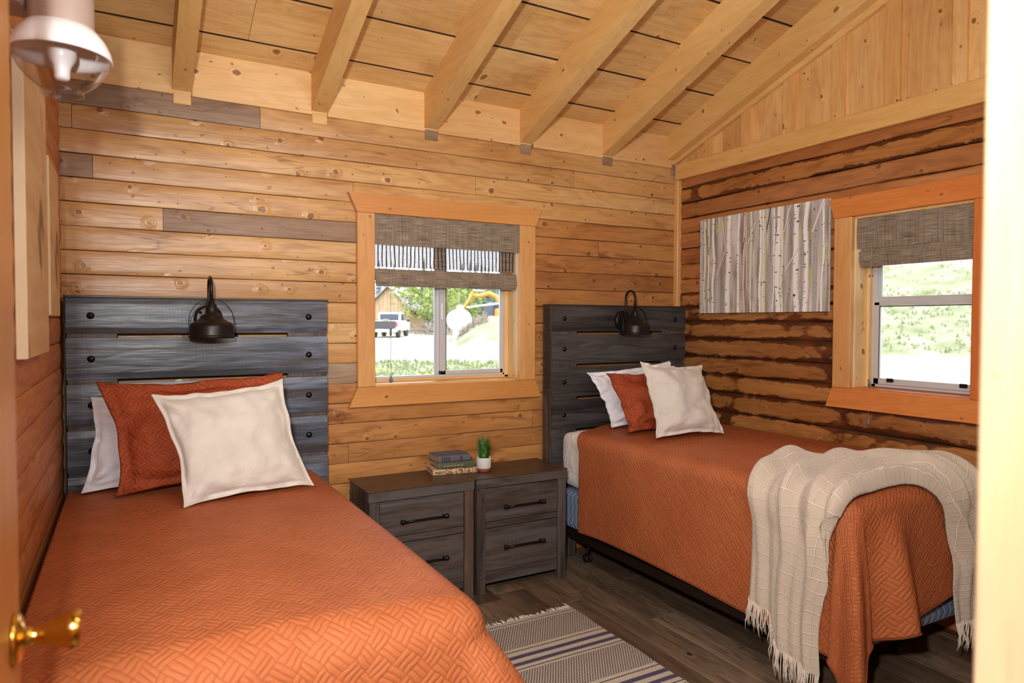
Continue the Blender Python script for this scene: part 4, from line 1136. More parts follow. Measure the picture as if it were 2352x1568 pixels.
def det_paper(root, L, D_, H, put):
    b = MB()
    for i in range(4):
        x_ = -L/2+.012+.016*i; b.box(x_, x_+.003, -D_/2-.0066, -D_/2-.005, H*.25, H*.75); b.box(x_+.006, x_+.009, -D_/2-.0066, -D_/2-.005, H*.25, H*.75); b.box(x_, x_+.009, -D_/2-.0066, -D_/2-.005, H*.44, H*.54)
    put(b, 'spine_print', M['foil'])
book(-1.829, -.145, .641, .255, .165, .030, -.16, M['book_paper'], None, 'printed paper covered book at the bottom of the stack', det_paper)
book(-1.822, -.143, .672, .215, .150, .035, -.10, M['book_green'], None, 'faded green cloth book in the middle of the stack', det_green)
book(-1.840, -.142, .708, .195, .140, .036, -.02, M['book_grey'], None, 'grey cloth book on top of the stack', det_grey)

pl = empty('potted_grass', (-1.668, -.235, .641), 'small white pot of green grass with terracotta base beside the books', 'plant')
Mp = Matrix.Translation(V((-1.668, -.235, .641)))
MB().lathe([(0, .02), (.041, .02), (.043, .022), (.0435, .078), (.0435, .08), (.040, .08), (.0395, .066), (0, .066)], 32, Mp).build('pot', M['white_ceramic'], pl)
MB().lathe([(0, 0), (.034, 0), (.037, .003), (.041, .019), (.041, .0205), (0, .0205)], 32, Mp).build('pot_base', M['terracotta'], pl)
MB().lathe([(.0395, .071), (.02, .073), (0, .073)], 20, Mp).build('soil', M['soil'], pl)
t = NT('grass_blade'); ii = t.rnd(); oz = t.sep(t.coord('Object'))[2]
c = t.mix(t.smooth(t.noise(t.coord('Object'), 40, 2), .4, .65), srgb(44, 92, 38), srgb(96, 140, 62)); M['blade'] = t.set(c, .45, spec=.4)
gb = MB(); rg = random.Random(11)
for i in range(150):
    a = rg.uniform(0, 2*pi); r0 = rg.uniform(0, .030); lean = rg.uniform(.05, .42) if i > 18 else rg.uniform(.6, 1.0)
    hgt = rg.uniform(.085, .155) if i > 18 else rg.uniform(.08, .11)
    d = V((cos(a), sin(a), 0)); s_ = V((-sin(a+rg.uniform(-.6, .6)), cos(a), 0))*rg.uniform(.0022, .0036)
    base = V((-1.668, -.235, .641+.068))+d*r0
    prev = None; vs = []
    for k in range(5):
        t_ = k/4; p = base + V((0, 0, 1))*hgt*t_*(1-.12*lean*t_) + d*(lean*hgt*.75*t_**1.8)
        w = (1-t_**2.2)
        vs += [p-s_*w, p+s_*w]
    gb.add(vs, [(2*k, 2*k+1, 2*k+3, 2*k+2) for k in range(4)], 0, True)
gb.build('grass_blades', M['blade'], pl, kind='stuff')

# ------------------------------------------------------------------ headboard sconces
def sconce(xp, xs, ys, label):
    """plate on the headboard face at xp; shade hangs at (xs, ys)"""
    yp = -.131; zp = 1.50; zr = 1.413
    root = empty('wall_sconce', (xp, yp, zp), label, 'lamp', 'barn style reading lamps on the headboards')
    Mp = Matrix.Translation(V((xp, yp, zp))) @ Matrix.Rotation(pi/2, 4, 'X')
    MB().lathe([(0, 0), (.064, 0), (.064, .012), (.058, .02), (.05, .022), (0, .022)], 40, Mp).build('back_plate', M['black_metal'], root)
    for dx in (-.036, .036):
        Ms = Matrix.Translation(V((xp+dx, yp-.022, zp+.028))) @ Matrix.Rotation(pi/2, 4, 'X')
        MB().lathe([(.007, 0), (.007, .003), (.004, .007), (0, .008)], 14, Ms).build('screw', M['black_bolt'], root)
    y1 = yp-.036; yc = (y1+ys)/2; R_ = (y1-ys)/2; zt = 1.645
    pts = [(xp, yp-.015, zp-.0), (xp, yp-.03, zp+.004), (xp, y1, zp+.02), (xp, y1, zt-.03)]
    for i in range(11):
        a = pi*i/10; pts.append((xp+(xs-xp)*(i/10), yc+R_*cos(a), zt-.0+.045*sin(a)+(0)))
    pts.append((xs, ys, 1.565))
    MB().tube(pts, .0072, 12).build('gooseneck', M['black_metal'], root)
    Ms = Matrix.Translation(V((xs, ys, zr)))
    pr_ = [(.097, 0), (.099, .003), (.098, .008), (.0935, .011), (.093, .014), (.0925, .050), (.089, .062), (.080, .069), (.068, .073), (.062, .079), (.054, .083), (.050, .088), (.047, .098), (.040, .104), (.031, .107), (.0275, .112), (.025, .128), (.0215, .148), (.018, .153), (.014, .156), (.0135, .166), (.009, .169), (0, .170)]
    inner = [(r_-.003 if r_ > .01 else r_, z_-.002) for r_, z_ in pr_[:-8]]
    MB().lathe(pr_, 48, Ms).lathe(inner[::-1], 48, Ms).build('shade', M['black_metal'], root)
    # flat bail hoop over the shade
    hp = MB(); n = 40; vs = []; R2_ = .0955
    for i in range(n+1):
        a = pi*i/n; zz = zr+.075+ .0995*sin(a)*1.02; xx = R2_*cos(a)
        if i == 0 or i == n: pass
        for dy in (-.004, .004):
            for dr in (0, -.003): vs.append((xs+xx*(1+dr*10), ys+dy, zz+dr*sin(a)))
    for sx in (0,):
        pass
    fs = []
    for i in range(n):
        k = i*4
        for a_, b_ in ((0, 1), (1, 3), (3, 2), (2, 0)): fs.append((k+a_, k+b_, k+4+b_, k+4+a_))
    hp.add(vs, fs, 0, True)
    for sx in (-1, 1): hp.cbox(xs+sx*R2_-.002, xs+sx*R2_+.002, ys-.004, ys+.004, zr+.02, zr+.078, .001); hp.tube([(xs+sx*(R2_-.006), ys, zr+.026), (xs+sx*(R2_+.006), ys, zr+.026)], .004, 8)
    hp.build('bail_hoop', M['black_metal'], root)
    MB().lathe([(0, .015), (.014, .02), (.022, .035), (.02, .06), (.012, .08), (.012, .1), (0, .1)], 20, Ms).build('bulb', M['bulb'], root)
    return root
sconce(-3.088, -3.090, -.30, 'black gooseneck barn lamp on the glare-tinted headboard')
sconce(-.598, -.600, -.262, 'black gooseneck barn lamp on the charcoal headboard')

# ------------------------------------------------------------------ rug
rx0, rx1, ry1, ry0 = -2.02, -1.43, -.765, -2.265
ru = empty('rug', ((rx0+rx1)/2, (ry0+ry1)/2, 0), 'cream and navy striped cotton rug with tassels on the dark floor', 'rug', rz=0)
b = MB()
def rg_top(u, v):
    x_ = rx0+(rx1-rx0)*u + .004*sin(v*23); y_ = ry1+(ry0-ry1)*v
    return V((x_, y_, .0075+.0012*nrm((x_*8, y_*8, 1))))
b.grid(rg_top, 30, 70, flip=True)
b.box(rx0, rx1, ry0, ry1, .0005, .0055)
rb = b.build('rug_body', M['rug'], ru, org=((rx0+rx1)/2, (ry0+ry1)/2, 0))
fb = MB(); rr_ = random.Random(3)
for i in range(48):
    xx = rx0+.006+(rx1-rx0-.012)*i/47
    for sgn, yy in ((1, ry1), (-1, ry0)):
        L = rr_.uniform(.022, .05) if rr_.random() < .75 else .012
        dx = rr_.uniform(-.014, .014)
        if i == 47 and sgn > 0: L = .075; dx = -.004
        fb.tube([(xx, yy-.004*sgn, .006), (xx+dx*.4, yy+sgn*L*.5, .007), (xx+dx, yy+sgn*L, .004)], [.0036, .0040, .002], 6)
fb.build('rug_tassels', M['fringe'], ru, kind='stuff')

# ------------------------------------------------------------------ birch painting
NX, NZ = 360, 230
py0, py1, pz0, pz1 = -1.239, -.2826, 1.551, 2.173
rs = np.random.RandomState(5)
def sm1(n, k, rs=rs):
    a = rs.rand(n//k+3); xs_ = np.arange(n)/k; i = xs_.astype(int); f = xs_-i; f = f*f*(3-2*f); return a[i]*(1-f)+a[i+1]*f
def sm2(n, m_, kn, km):
    a = rs.rand(n//kn+3, m_//km+3); y = np.arange(n)/kn; x = np.arange(m_)/km; i = y.astype(int); j = x.astype(int)
    fy = (y-i)[:, None]; fx = (x-j)[None]; fy = fy*fy*(3-2*fy); fx = fx*fx*(3-2*fx)
    return a[i][:, j]*(1-fy)*(1-fx)+a[i+1][:, j]*fy*(1-fx)+a[i][:, j+1]*(1-fy)*fx+a[i+1][:, j+1]*fy*fx
def L3(*c): return np.array(srgb(*c))
bgA, bgB, bgC, bgD = L3(158, 148, 140), L3(200, 196, 194), L3(112, 98, 88), L3(178, 180, 122)
n1 = sm2(NZ, NX, 60, 12)[..., None]; n2 = sm2(NZ, NX, 90, 8)[..., None]; n3 = sm2(NZ, NX, 40, 14)[..., None]
img = bgA*(1-n1)+bgB*n1
img = img*(1-.75*np.clip((n2-.5)*3, 0, 1)) + bgC*.75*np.clip((n2-.5)*3, 0, 1)
img = img*(1-.7*np.clip((n3-.68)*5, 0, 1)) + bgD*.7*np.clip((n3-.68)*5, 0, 1)
n4 = sm2(NZ, NX, 30, 9)[..., None]; img = img*(1-.6*np.clip((n4-.8)*6, 0, 1)) + L3(150, 96, 62)*.6*np.clip((n4-.8)*6, 0, 1)
X_ = np.arange(NX)
def trunk(cx, w, tone, wob=3, dark=.5):
    cxs = cx + (sm1(NZ, 60)-.5)*wob*2; ws = w*(.85+.3*sm1(NZ, 40))
    for r in range(NZ):
        d = (X_-cxs[r])/ws[r]; msk = np.abs(d) < 1
        sh = .80+.20*(1-np.clip(d, -1, 1)**2) - .16*(d > .45)
        nz_ = .93+.10*rs.rand()
        col = tone[None]*sh[:, None]*nz_
        img[r, msk] = col[msk]
        ed = (np.abs(d) >= 1) & (np.abs(d) < 1+1.3/ws[r]); img[r, ed] *= .72 if tone[0] > .4 else .9
    for _ in range(int(5+w)):
        r = rs.randint(3, NZ-4); wd = max(1, int(ws[r]*rs.uniform(.3, 1.0))); side = rs.choice([-1, 1]); c0 = int(cxs[r]+side*ws[r]*.55)
        for dr in range(rs.randint(1, 4)):
            a = max(0, c0-wd//2); z_ = min(NX, c0+wd//2+1); img[min(NZ-1, r+dr), a:z_] = L3(60, 58, 56)*rs.uniform(.6, 1.3)
WH = L3(232, 230, 228); CR = L3(214, 212, 188); GR = L3(168, 166, 166); PK = L3(214, 186, 170)
# far thin trunks, then the main ones (positions read off the picture, in thousandths of its width)
for c_, w_ in ((60, 9), (150, 5), (215, 6), (430, 6), (460, 8), (520, 7), (590, 6), (640, 8), (700, 6), (745, 8), (775, 6), (830, 7), (915, 7), (985, 5)):
    trunk(c_/1000*NX, w_/1000*NX*.8, GR*rs.uniform(.8, 1.15), 2)
for c_, w_, tn in ((20, 22, GR*1.2), (45, 14, CR*.95), (88, 10, CR), (128, 12, WH), (262, 24, WH*.98), (345, 13, WH*.97), (395, 10, PK), (452, 12, CR*.9), (545, 26, CR), (522, 12, WH), (625, 7, WH), (668, 26, WH), (690, 12, CR), (792, 22, WH*.96), (862, 20, WH), (930, 10, GR), (972, 10, WH*.9)):
    trunk(c_/1000*NX, w_/1000*NX*.9, tn, 3)
def branch(x0_, y0_, x1_, y1_, col, w=1.0):
    n = 200
    for i in range(n):
        t_ = i/n; x_ = (x0_+(x1_-x0_)*t_)*NX; y_ = (y0_+(y1_-y0_)*t_)*NZ
        xi = int(x_); yi = int(y_)
        if 0 <= xi < NX-2 and 0 <= yi < NZ: img[yi, xi:xi+max(1, int(round(w*2)))] = col; img[yi, min(NX-1, xi+int(round(w*2)))] *= .6
branch(.155, .38, .235, .66, WH); branch(.235, .66, .205, .95, WH*.9); branch(.72, .40, .80, .58, WH); branch(.90, .72, .97, .98, WH*.9, 1.4); branch(.42, .68, .48, .88, WH*.9); branch(.70, .75, .75, 1.0, WH*.9); branch(.57, .80, .60, 1.0, L3(70, 70, 70)); branch(.08, .62, .05, .9, L3(120, 120, 100)); branch(.37, .6, .40, .75, L3(80, 76, 70), .6)
img = np.clip(img*1.28, 0, .93)
pt_root = empty('canvas_painting', (-.03, (py0+py1)/2, (pz0+pz1)/2), 'unframed canvas of pale birch trunks on the side wall', 'painting')
b = MB()
# front face grid (x = -.062) then the wrapped edges
for j in range(NZ):
    for i in range(NX):
        b.v.append((-.062, py1+(py0-py1)*i/(NX-1), pz0+(pz1-pz0)*j/(NZ-1)))
for j in range(NZ-1):
    for i in range(NX-1):
        a = j*NX+i; b.f.append([a, a+1, a+NX+1, a+NX]); b.mi.append(0); b.sm.append(False)
cols = list(img.reshape(-1, 3))
k0 = len(b.v); ne = 8
for j in range(NZ):                      # side wrap near the window, mirrored picture
    for i in range(ne):
        b.v.append((-.062+.034*i/(ne-1), py0, pz0+(pz1-pz0)*j/(NZ-1))); cols.append(img[j, NX-1-i*2]*.95)
for j in range(NZ-1):
    for i in range(ne-1):
        a = k0+j*ne+i; b.f.append([a, a+1, a+ne+1, a+ne]); b.mi.append(0); b.sm.append(False)
k0 = len(b.v)
for (z_, src) in ((pz1, NZ-1), (pz0, 0)):
    kk = len(b.v)
    for i in range(NX):
        for dx in (0, .034): b.v.append((-.062+dx, py1+(py0-py1)*i/(NX-1), z_)); cols.append(img[src, i]*.9)
    for i in range(NX-1): a = kk+i*2; b.f.append([a, a+1, a+3, a+2]); b.mi.append(0); b.sm.append(False)
kk = len(b.v)
for z_ in (pz0, pz1):
    for dx in (0, .034): b.v.append((-.062+dx, py1, z_)); cols.append(img[0, 0])
b.f.append([kk, kk+1, kk+3, kk+2]); b.mi.append(0); b.sm.append(False)
cv = b.build('canvas', M['paint'], pt_root); set_paint(cv.data, cols)
MB().cbox(-.050, -.029, py0+.01, py1-.01, pz0+.01, pz1-.01, .002).build('stretcher', M['jamb'], pt_root)

# ------------------------------------------------------------------ wooden prints on the near side wall
t = NT('ink_on_pale_wood'); o = t.coord('Object')
g = t.noise(t.vmath('MULTIPLY', o, (1, 2, 14)), 1, 3); c = t.mix(t.smooth(g, .3, .7), srgb(222, 194, 152), srgb(206, 172, 128))
sp = t.noise(t.vmath('MULTIPLY', o, (1, 9, 4)), 1, 4, .65, .8)
ob_ = t.sep(o)
sh_ = t.smooth(t.vmath('LENGTH', t.vmath('MULTIPLY', t.vmath('SUBTRACT', o, (0, .08, -.06)), (0, 5.0, 3.4))), .55, .2)
c = t.mix(t.math('MULTIPLY', t.smooth(t.math('ADD', sp, t.math('MULTIPLY', sh_, .25)), .62, .70), .75), c, srgb(92, 74, 60))
M['print'] = t.set(c, .6)
M['print_edge'] = plain('pale_pine_edge', srgb(236, 216, 180), .6, var=.1)
def wood_print(y0, y1, z0, z1, label):
    r = empty('wood_print', (XL+.03, (y0+y1)/2, (z0+z1)/2), label, 'picture', 'ink prints on pale wood panels')
    MB().cbox(XL+.012, XL+.038, y0, y1, z0, z1, .002).build('panel', M['print_edge'], r)
    MB().box(XL+.038, XL+.0388, y0+.003, y1-.003, z0+.003, z1-.003).build('print_face', M['print'], r)
wood_print(-1.50, -.945, 1.385, 2.235, 'tall pale wood print nearest the open door')
wood_print(-.865, -.50, 1.505, 2.05, 'smaller pale wood print near the headboard corner')

# ------------------------------------------------------------------ wall lamp near the door
lx, ly = -3.548, -1.80
wl_ = empty('wall_lamp', (XL, ly, 2.2), 'rose taupe wall lamp with white rim and clear glass bowl, unlit', 'lamp')
MB().cbox(XL+.01, -3.615, ly-.055, ly+.055, 2.178, 2.30, .006).build('wall_box', M['pink_metal'], wl_)
Ml = Matrix.Translation(V((lx, ly, 2.092)))
MB().lathe([(.050, .045), (.064, .050), (.065, .056), (.065, .19), (.060, .20), (0, .20)], 40, Ml).build('housing', M['pink_metal'], wl_)
MB().lathe([(.060, .062), (.070, .058), (.088, .036), (.098, .014), (.1015, -.004), (.0985, -.006), (.094, .008), (.084, .030), (.066, .050)], 48, Ml).build('rim', M['white_enamel'], wl_)
MB().lathe([(.0975, -.004), (.094, -.018), (.084, -.038), (.068, -.058), (.050, -.074), (.040, -.080), (.036, -.084)], 48, Ml).build('glass_bowl', M['lamp_glass'], wl_)
MB().lathe([(.036, -.078), (.043, -.080), (.043, -.090), (.036, -.092), (.032, -.088), (.032, -.082), (.036, -.078)], 40, Ml).build('glass_ring', M['lamp_glass'], wl_)
MB().lathe([(.0, .05), (.022, .05), (.026, .03), (.029, .012), (.030, .0), (.026, -.012), (.018, -.026), (.0155, -.040), (.0155, -.052), (.011, -.057), (0, -.058)], 28, Ml).build('bulb', M['bulb'], wl_)

# ================================================================== OUTSIDE
def az_pt(az, d, z=None):
    a = math.radians(az); x_ = CAM.x + d*sin(a); y_ = CAM.y + d*cos(a)
    return V((x_, y_, terr(az, d) if z is None else z))
def lerp_tab(tab, d):
    for (d0, z0), (d1, z1) in zip(tab[:-1], tab[1:]):
        if d <= d1: f = max(0, (d-d0)/(d1-d0)); f = f*f*(3-2*f)*.4+f*.6; return z0+(z1-z0)*f
    return tab[-1][1]
TA = [(0, -.5), (7, -.45), (20, -.14), (28, -.03), (40, .10), (50, .36), (72, .55), (120, 1.5), (200, 8)]
TB = [(0, -.5), (7, -.45), (14, -.02), (18, .02), (27, .48), (36, 2.6), (48, 5.6), (60, 7.4), (75, 11), (110, 22), (200, 40)]
def terr(az, d):
    a = lerp_tab(TA, d); c = lerp_tab(TB, d)
    k = max(0, min(1, (az-32)/20)); k = k*k*(3-2*k)
    z = a*(1-k)+c*k
    # dirt mound towards the excavator
    ma = max(0, min(1, (az-23.5)/3.6)); mz = 1.75*ma*ma*(3-2*ma)*max(0, min(1, (36-az)/3))*max(0, 1-abs(d-41)/9)**.8
    return z + mz + .05*nrm((d*.35, az*.3, 2)) + .02*nrm((d*1.4, az*1.6, 5))
azs = np.linspace(-60, 150, 330); ds = np.concatenate([np.linspace(4.2, 60, 130), np.linspace(61, 200, 40)])
vs = []; cols = []
GRASS = np.array(srgb(112, 116, 84)); DRY = np.array(srgb(144, 138, 120)); ROAD = np.array(srgb(168, 160, 150)); YEL = np.array(srgb(206, 190, 50)); DIRT = np.array(srgb(150, 126, 106))
for d in ds:
    for az in azs:
        p = az_pt(az, d); ok = True
        if p.x < .5 and p.y < .5: p.z = -.7
        vs.append(tuple(p))
        n_ = nrm((p.x*.9, p.y*.9, 0)); n2_ = nrm((p.x*3.1, p.y*3.1, 4)); n3_ = nrm((p.x*.25, p.y*.25, 9))
        g = max(0, min(1, .5+n_*.9+n2_*.6)); c_ = GRASS*g+DRY*(1-g)
        if n2_ > .38 and d < 26: c_ = YEL*.7+c_*.3
        k = max(0, min(1, (az-32)/20))
        ra = max(0, min(1, (d-(26.5+n3_*3))/1.2))*max(0, min(1, ((46+n3_*6+(-4 if az > 24 else 12))-d)/2)); rbv = max(0, min(1, (d-(8+n3_))/1.2))*max(0, min(1, ((26.5+n3_*2)-d)/1.2))
        r_ = ra*(1-k)+rbv*k
        if az > 24.5 and d > 31.5 and k < .3: r_ *= max(0, 1-(d-31.5)/3)
        c_ = c_*(1-r_)+ROAD*r_*(1+.06*n2_)
        if k > .5 and 44 < d < 50: c_ = c_*.35+ROAD*.65
        ma = max(0, min(1, (az-23.5)/3.6)); mz = ma*max(0, min(1, (36-az)/3))*max(0, 1-abs(d-42)/7)
        if mz > .45: kk = min(1, (mz-.45)*3)*max(0, min(1, .5+n_)); c_ = c_*(1-kk)+DIRT*kk
        cols.append(c_)
nA = len(azs); fs = [(j*nA+i, j*nA+i+1, (j+1)*nA+i+1, (j+1)*nA+i) for j in range(len(ds)-1) for i in range(nA-1)]
b = MB(); b.add(vs, fs, 0, True)
gr = b.build('ground', M['terrain'], kind='structure', recalc=True); set_paint(gr.data, cols)
# tufts of grass
M['tuft'] = plain('meadow_grass', srgb(124, 138, 90), .8, var=.5)
gb = MB(); rg = random.Random(5)
for i in range(1800):
    if rg.random() < .6: az = rg.uniform(15, 31); d = rg.uniform(14, 27)
    else: az = rg.uniform(54, 66); d = rg.choice((rg.uniform(27, 50), rg.uniform(27, 38)))
    p = az_pt(az, d)
    for k in range(3):
        a = rg.uniform(0, 2*pi); h = rg.uniform(.06, .2); w = rg.uniform(.02, .06); q = p+V((rg.uniform(-.1, .1), rg.uniform(-.1, .1), -.02))
        dx = V((cos(a)*w, sin(a)*w, 0)); gb.add([q-dx, q+dx, q+V((rg.uniform(-.05, .05), rg.uniform(-.05, .05), h))], [(0, 1, 2)])
gb.build('meadow_tufts', M['tuft'], label='tufts of grass on the meadow beyond both windows', cat='grass', kind='stuff')

# trees
M['bark'] = plain('pale_bark', srgb(150, 146, 136), .9, var=.4)
M['aspen'] = plain('aspen_leaves', srgb(148, 162, 84), .8, var=.5)
M['conifer'] = plain('conifer_needles', srgb(104, 118, 100), .9, var=.5)
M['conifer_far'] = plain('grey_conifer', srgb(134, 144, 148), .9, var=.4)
def tree_mesh(kind, seed):
    rg = random.Random(seed); tr = MB(); lf = MB()
    H = 1.0
    tr.tube([(0, 0, -.05), (rg.uniform(-.01, .01), 0, .5), (0, 0, .96)], [.018, .013, .003], 6)
    if kind == 'aspen':
        for i in range(150):
            zc = rg.uniform(.28, 1.0); R_ = .20*sqrt(max(0, 1-((zc-.62)/.42)**2)); a = rg.uniform(0, 2*pi); r_ = R_*sqrt(rg.random())
            c = V((r_*cos(a), r_*sin(a), zc)); s_ = rg.uniform(.025, .05)
            vs = [c+V((rg.uniform(-1, 1), rg.uniform(-1, 1), rg.uniform(-1, 1)))*s_ for _ in range(5)]
            lf.add(vs, [(0, 1, 2), (0, 2, 3), (0, 3, 4), (1, 3, 4)])
    else:
        for i in range(17):
            z_ = .10+.86*i/16; R_ = .15*(1-z_)+.012; n = 9
            vs = [V((0, 0, z_+.07))]
            for k in range(n*2):
                a = pi*k/n+rg.uniform(-.1, .1); r_ = R_*(1.0 if k % 2 else .55)*rg.uniform(.8, 1.2)
                vs.append(V((r_*cos(a), r_*sin(a), z_-.02-rg.uniform(0, .02))))
            lf.add(vs, [(0, k+1, (k+1) % (2*n)+1) for k in range(2*n)])
    return tr, lf
TREES = {}
for kd, mt in (('aspen', 'aspen'), ('conifer', 'conifer'), ('far', 'conifer_far')):
    for sd in range(3):
        tr, lf = tree_mesh('aspen' if kd == 'aspen' else 'conifer', sd*7+len(kd))
        TREES[kd, sd] = (tr.mesh('trunk', M['bark']), lf.mesh('crown', M[mt]))
TL_ = {'aspen': 'yellow green aspen beyond the road, seen through the back window', 'conifer': 'green conifer beyond the road, seen through the back window', 'far': 'pale grey conifer on the far slope behind the aspens'}
ORD = 'first second third fourth fifth sixth seventh eighth ninth tenth eleventh twelfth thirteenth fourteenth fifteenth sixteenth'.split()
def tree(kind, az, d, h, i, lab=None):
    p = az_pt(az, d)
    r = empty('tree', p, lab or TL_[kind], 'tree', {'aspen': 'aspens beyond the road', 'conifer': 'conifers beyond the road', 'far': 'conifers on the far slope'}[kind], rz=i*1.3)
    tm, lm = TREES[kind, i % 3]
    for nm, me in (('trunk', tm), ('crown', lm)):
        o = bpy.data.objects.new(nm, me); COL.objects.link(o); o.parent = r
    r.scale = (h*(1.25 if kind == 'aspen' else 1.0), h*(1.25 if kind == 'aspen' else 1.0), h)
rg = random.Random(21)
i = 0
for az in np.linspace(20.6, 25.6, 12): tree('aspen', az+rg.uniform(-.15, .15), 64+(i*7 % 5)*4.2, rg.uniform(4.2, 6.0), i, 'yellow green aspen beyond the road, %s counted from the cabin' % ORD[i]); i += 1
for k_, az in enumerate((25.0, 25.5, 26.1)): tree('aspen', az, 60+k_*2.2, 5.3, i, 'yellow green aspen just behind the propane tank, %s towards the excavator' % ORD[k_]); i += 1
for az in np.linspace(20.2, 30, 16): tree('conifer', az+rg.uniform(-.2, .2), 87+(i*7 % 5)*3.8, rg.uniform(6.4, 8.6), i, 'green conifer behind the aspens, %s counted from the cabin side' % ORD[i-15]); i += 1
for az in np.linspace(16.5, 32, 26): tree('far', az+rg.uniform(-.1, .1), 110+(i*7 % 5)*4.5, rg.uniform(8.0, 10.5), i); i += 1

# cabin with gable
M['cabin_wall'] = wood('cabin_boards', base=srgb(170, 136, 100), dark=srgb(130, 96, 62), light=srgb(186, 156, 120), axis='z', knots=.1, var=.1)
M['cabin_roof'] = plain('cabin_roof', srgb(150, 142, 138), .7, var=.2)
cR = az_pt(20.90, 70); cdir = V((-cos(math.radians(62)), -sin(math.radians(62)), 0)).normalized()
cb = empty('cabin', (cR.x, cR.y, cR.z), 'small gabled board cabin beyond the parked pickup', 'cabin')
wv = V((-.80, .60, 0)); dv = V((-.60, -.80, 0)).normalized() * 1.0
wv.normalize(); GW = 4.4; DW = 5.0; zb = cR.z-.3; hW = 3.0-cR.z-.0; pk = 5.05-cR.z
def cp(a, d_, z_): return cR + wv*a + V((wv.y, -wv.x, 0))*d_ + V((0, 0, z_))
nb = 22
for i in range(nb):
    a0, a1 = GW*i/nb+.01, GW*(i+1)/nb-.01
    zt0 = hW+(pk-hW)*(1-abs(2*a0/GW-1)); zt1 = hW+(pk-hW)*(1-abs(2*a1/GW-1))
    b = MB(); th = -.03 if i % 2 else -.05
    vs = [cp(a0, th, -.4), cp(a1, th, -.4), cp(a1, th, zt1), cp(a0, th, zt0), cp(a0, .05, -.4), cp(a1, .05, -.4), cp(a1, .05, zt1), cp(a0, .05, zt0)]
    b.add(vs, [(0, 1, 2, 3), (7, 6, 5, 4), (0, 4, 5, 1), (1, 5, 6, 2), (2, 6, 7, 3), (3, 7, 4, 0)]); b.build('wall_board', M['cabin_wall'], cb, recalc=True)
b = MB(); b.add([cp(0.02, .06, -.4), cp(GW-.02, .06, -.4), cp(GW-.02, .06, hW), cp(.02, .06, hW), cp(.02, DW, -.4), cp(GW-.02, DW, -.4), cp(GW-.02, DW, hW), cp(.02, DW, hW)], [(0, 1, 2, 3), (7, 6, 5, 4), (0, 4, 5, 1), (1, 5, 6, 2), (2, 6, 7, 3), (3, 7, 4, 0)])
b.build('walls', M['cabin_wall'], cb, recalc=True)
for sg in (0, 1):
    e0 = -.45 if sg == 0 else GW+.45; ze = hW-(pk-hW)*.45/(GW/2)
    b = MB(); vs = []
    for dz in (0, .14):
        vs += [cp(e0, -.5, ze+dz), cp(GW/2, -.5, pk+.05+dz), cp(GW/2, DW+.3, pk+.05+dz), cp(e0, DW+.3, ze+dz)]
    b.add(vs, [(0, 1, 2, 3), (7, 6, 5, 4), (0, 4, 5, 1), (1, 5, 6, 2), (2, 6, 7, 3), (3, 7, 4, 0)]); b.build('roof', M['cabin_roof'], cb, recalc=True)

# pickup truck, seen from behind
M['car_white'] = plain('white_car_paint', srgb(236, 238, 240), .3)
M['car_glass'] = plain('dark_car_glass', srgb(52, 60, 74), .2)
M['car_dark'] = plain('dark_trim', srgb(60, 58, 60), .6)
M['tail_red'] = plain('red_tail_lamp', srgb(196, 60, 60), .4)
M['chrome'] = plain('pale_metal', srgb(190, 190, 196), .4, .6)
tp = az_pt(18.75, 50); TZ = .34
tk = empty('pickup_truck', (tp.x, tp.y, TZ), 'white pickup truck parked tail towards the back window, bed open', 'truck', rz=-math.radians(18.75+12))
def part(name, mb, mat, rec=False):
    me = mb.mesh(name, mat)
    import bmesh
    bm = bmesh.new(); bm.from_mesh(me); bmesh.ops.recalc_face_normals(bm, faces=bm.faces); bm.to_mesh(me); bm.free()
    o = bpy.data.objects.new(name, me); COL.objects.link(o); o.parent = tk; return o
b = MB(); b.cbox(-1.0, -.86, 0, 2.0, .55, 1.25, .05); b.cbox(.86, 1.0, 0, 2.0, .55, 1.25, .05); b.cbox(-1, 1, 2.0, 5.2, .5, 1.22, .08); b.cbox(-.95, .95, 0, 2.0, .5, .62, .02)
part('body', b, M['car_white'])
b = MB(); b.prism([(2.0, 1.2), (4.0, 1.2), (3.5, 1.85), (2.15, 1.88)], -.82, .82, 'x'); part('cab', b, M['car_white'])
b = MB(); b.cbox(-.70, .70, 1.97, 2.08, 1.28, 1.76, .02); part('rear_window', b, M['car_glass'])
b = MB(); b.prism([(2.35, 1.27), (3.8, 1.27), (3.42, 1.76), (2.4, 1.78)], -.83, .83, 'x'); part('side_windows', b, M['car_glass'])
b = MB(); b.cbox(-.86, .86, .02, .10, .66, 1.22, .02); part('tailgate', b, M['car_dark'])
b = MB(); b.cbox(-1.0, 1.0, -.16, .02, .42, .62, .03); part('bumper', b, M['chrome'])
b = MB(); b.cbox(-.28, .28, -.18, -.15, .45, .6, .01); part('number_plate', b, M['white_enamel'])
for sx in (-1, 1):
    b = MB(); b.cbox(sx*.94-.07, sx*.94+.07, -.02, .04, .80, 1.16, .01); part('tail_lamp', b, M['tail_red'])
    b = MB(); b.cbox(sx*1.16-.12, sx*1.16+.12, 3.5, 3.6, 1.15, 1.38, .03); part('wing_mirror', b, M['car_dark'])
    for yy in (1.0, 4.2):
        b = MB(); b.lathe([(.0, -.13), (.36, -.13), (.39, -.09), (.39, .09), (.36, .13), (0, .13)], 24, Matrix.Translation(V((sx*.86, yy, .39))) @ Matrix.Rotation(pi/2, 4, 'Y')); part('wheel', b, M['car_dark'])
for k in range(3):
    b = MB(); b.cbox(-.5+.38*k, -.2+.38*k, .3, .9, .63, [1.30, 1.36, 1.26][k], .02); part('crate', b, [M['white_enamel'], M['cabin_wall'], M['chrome']][k])

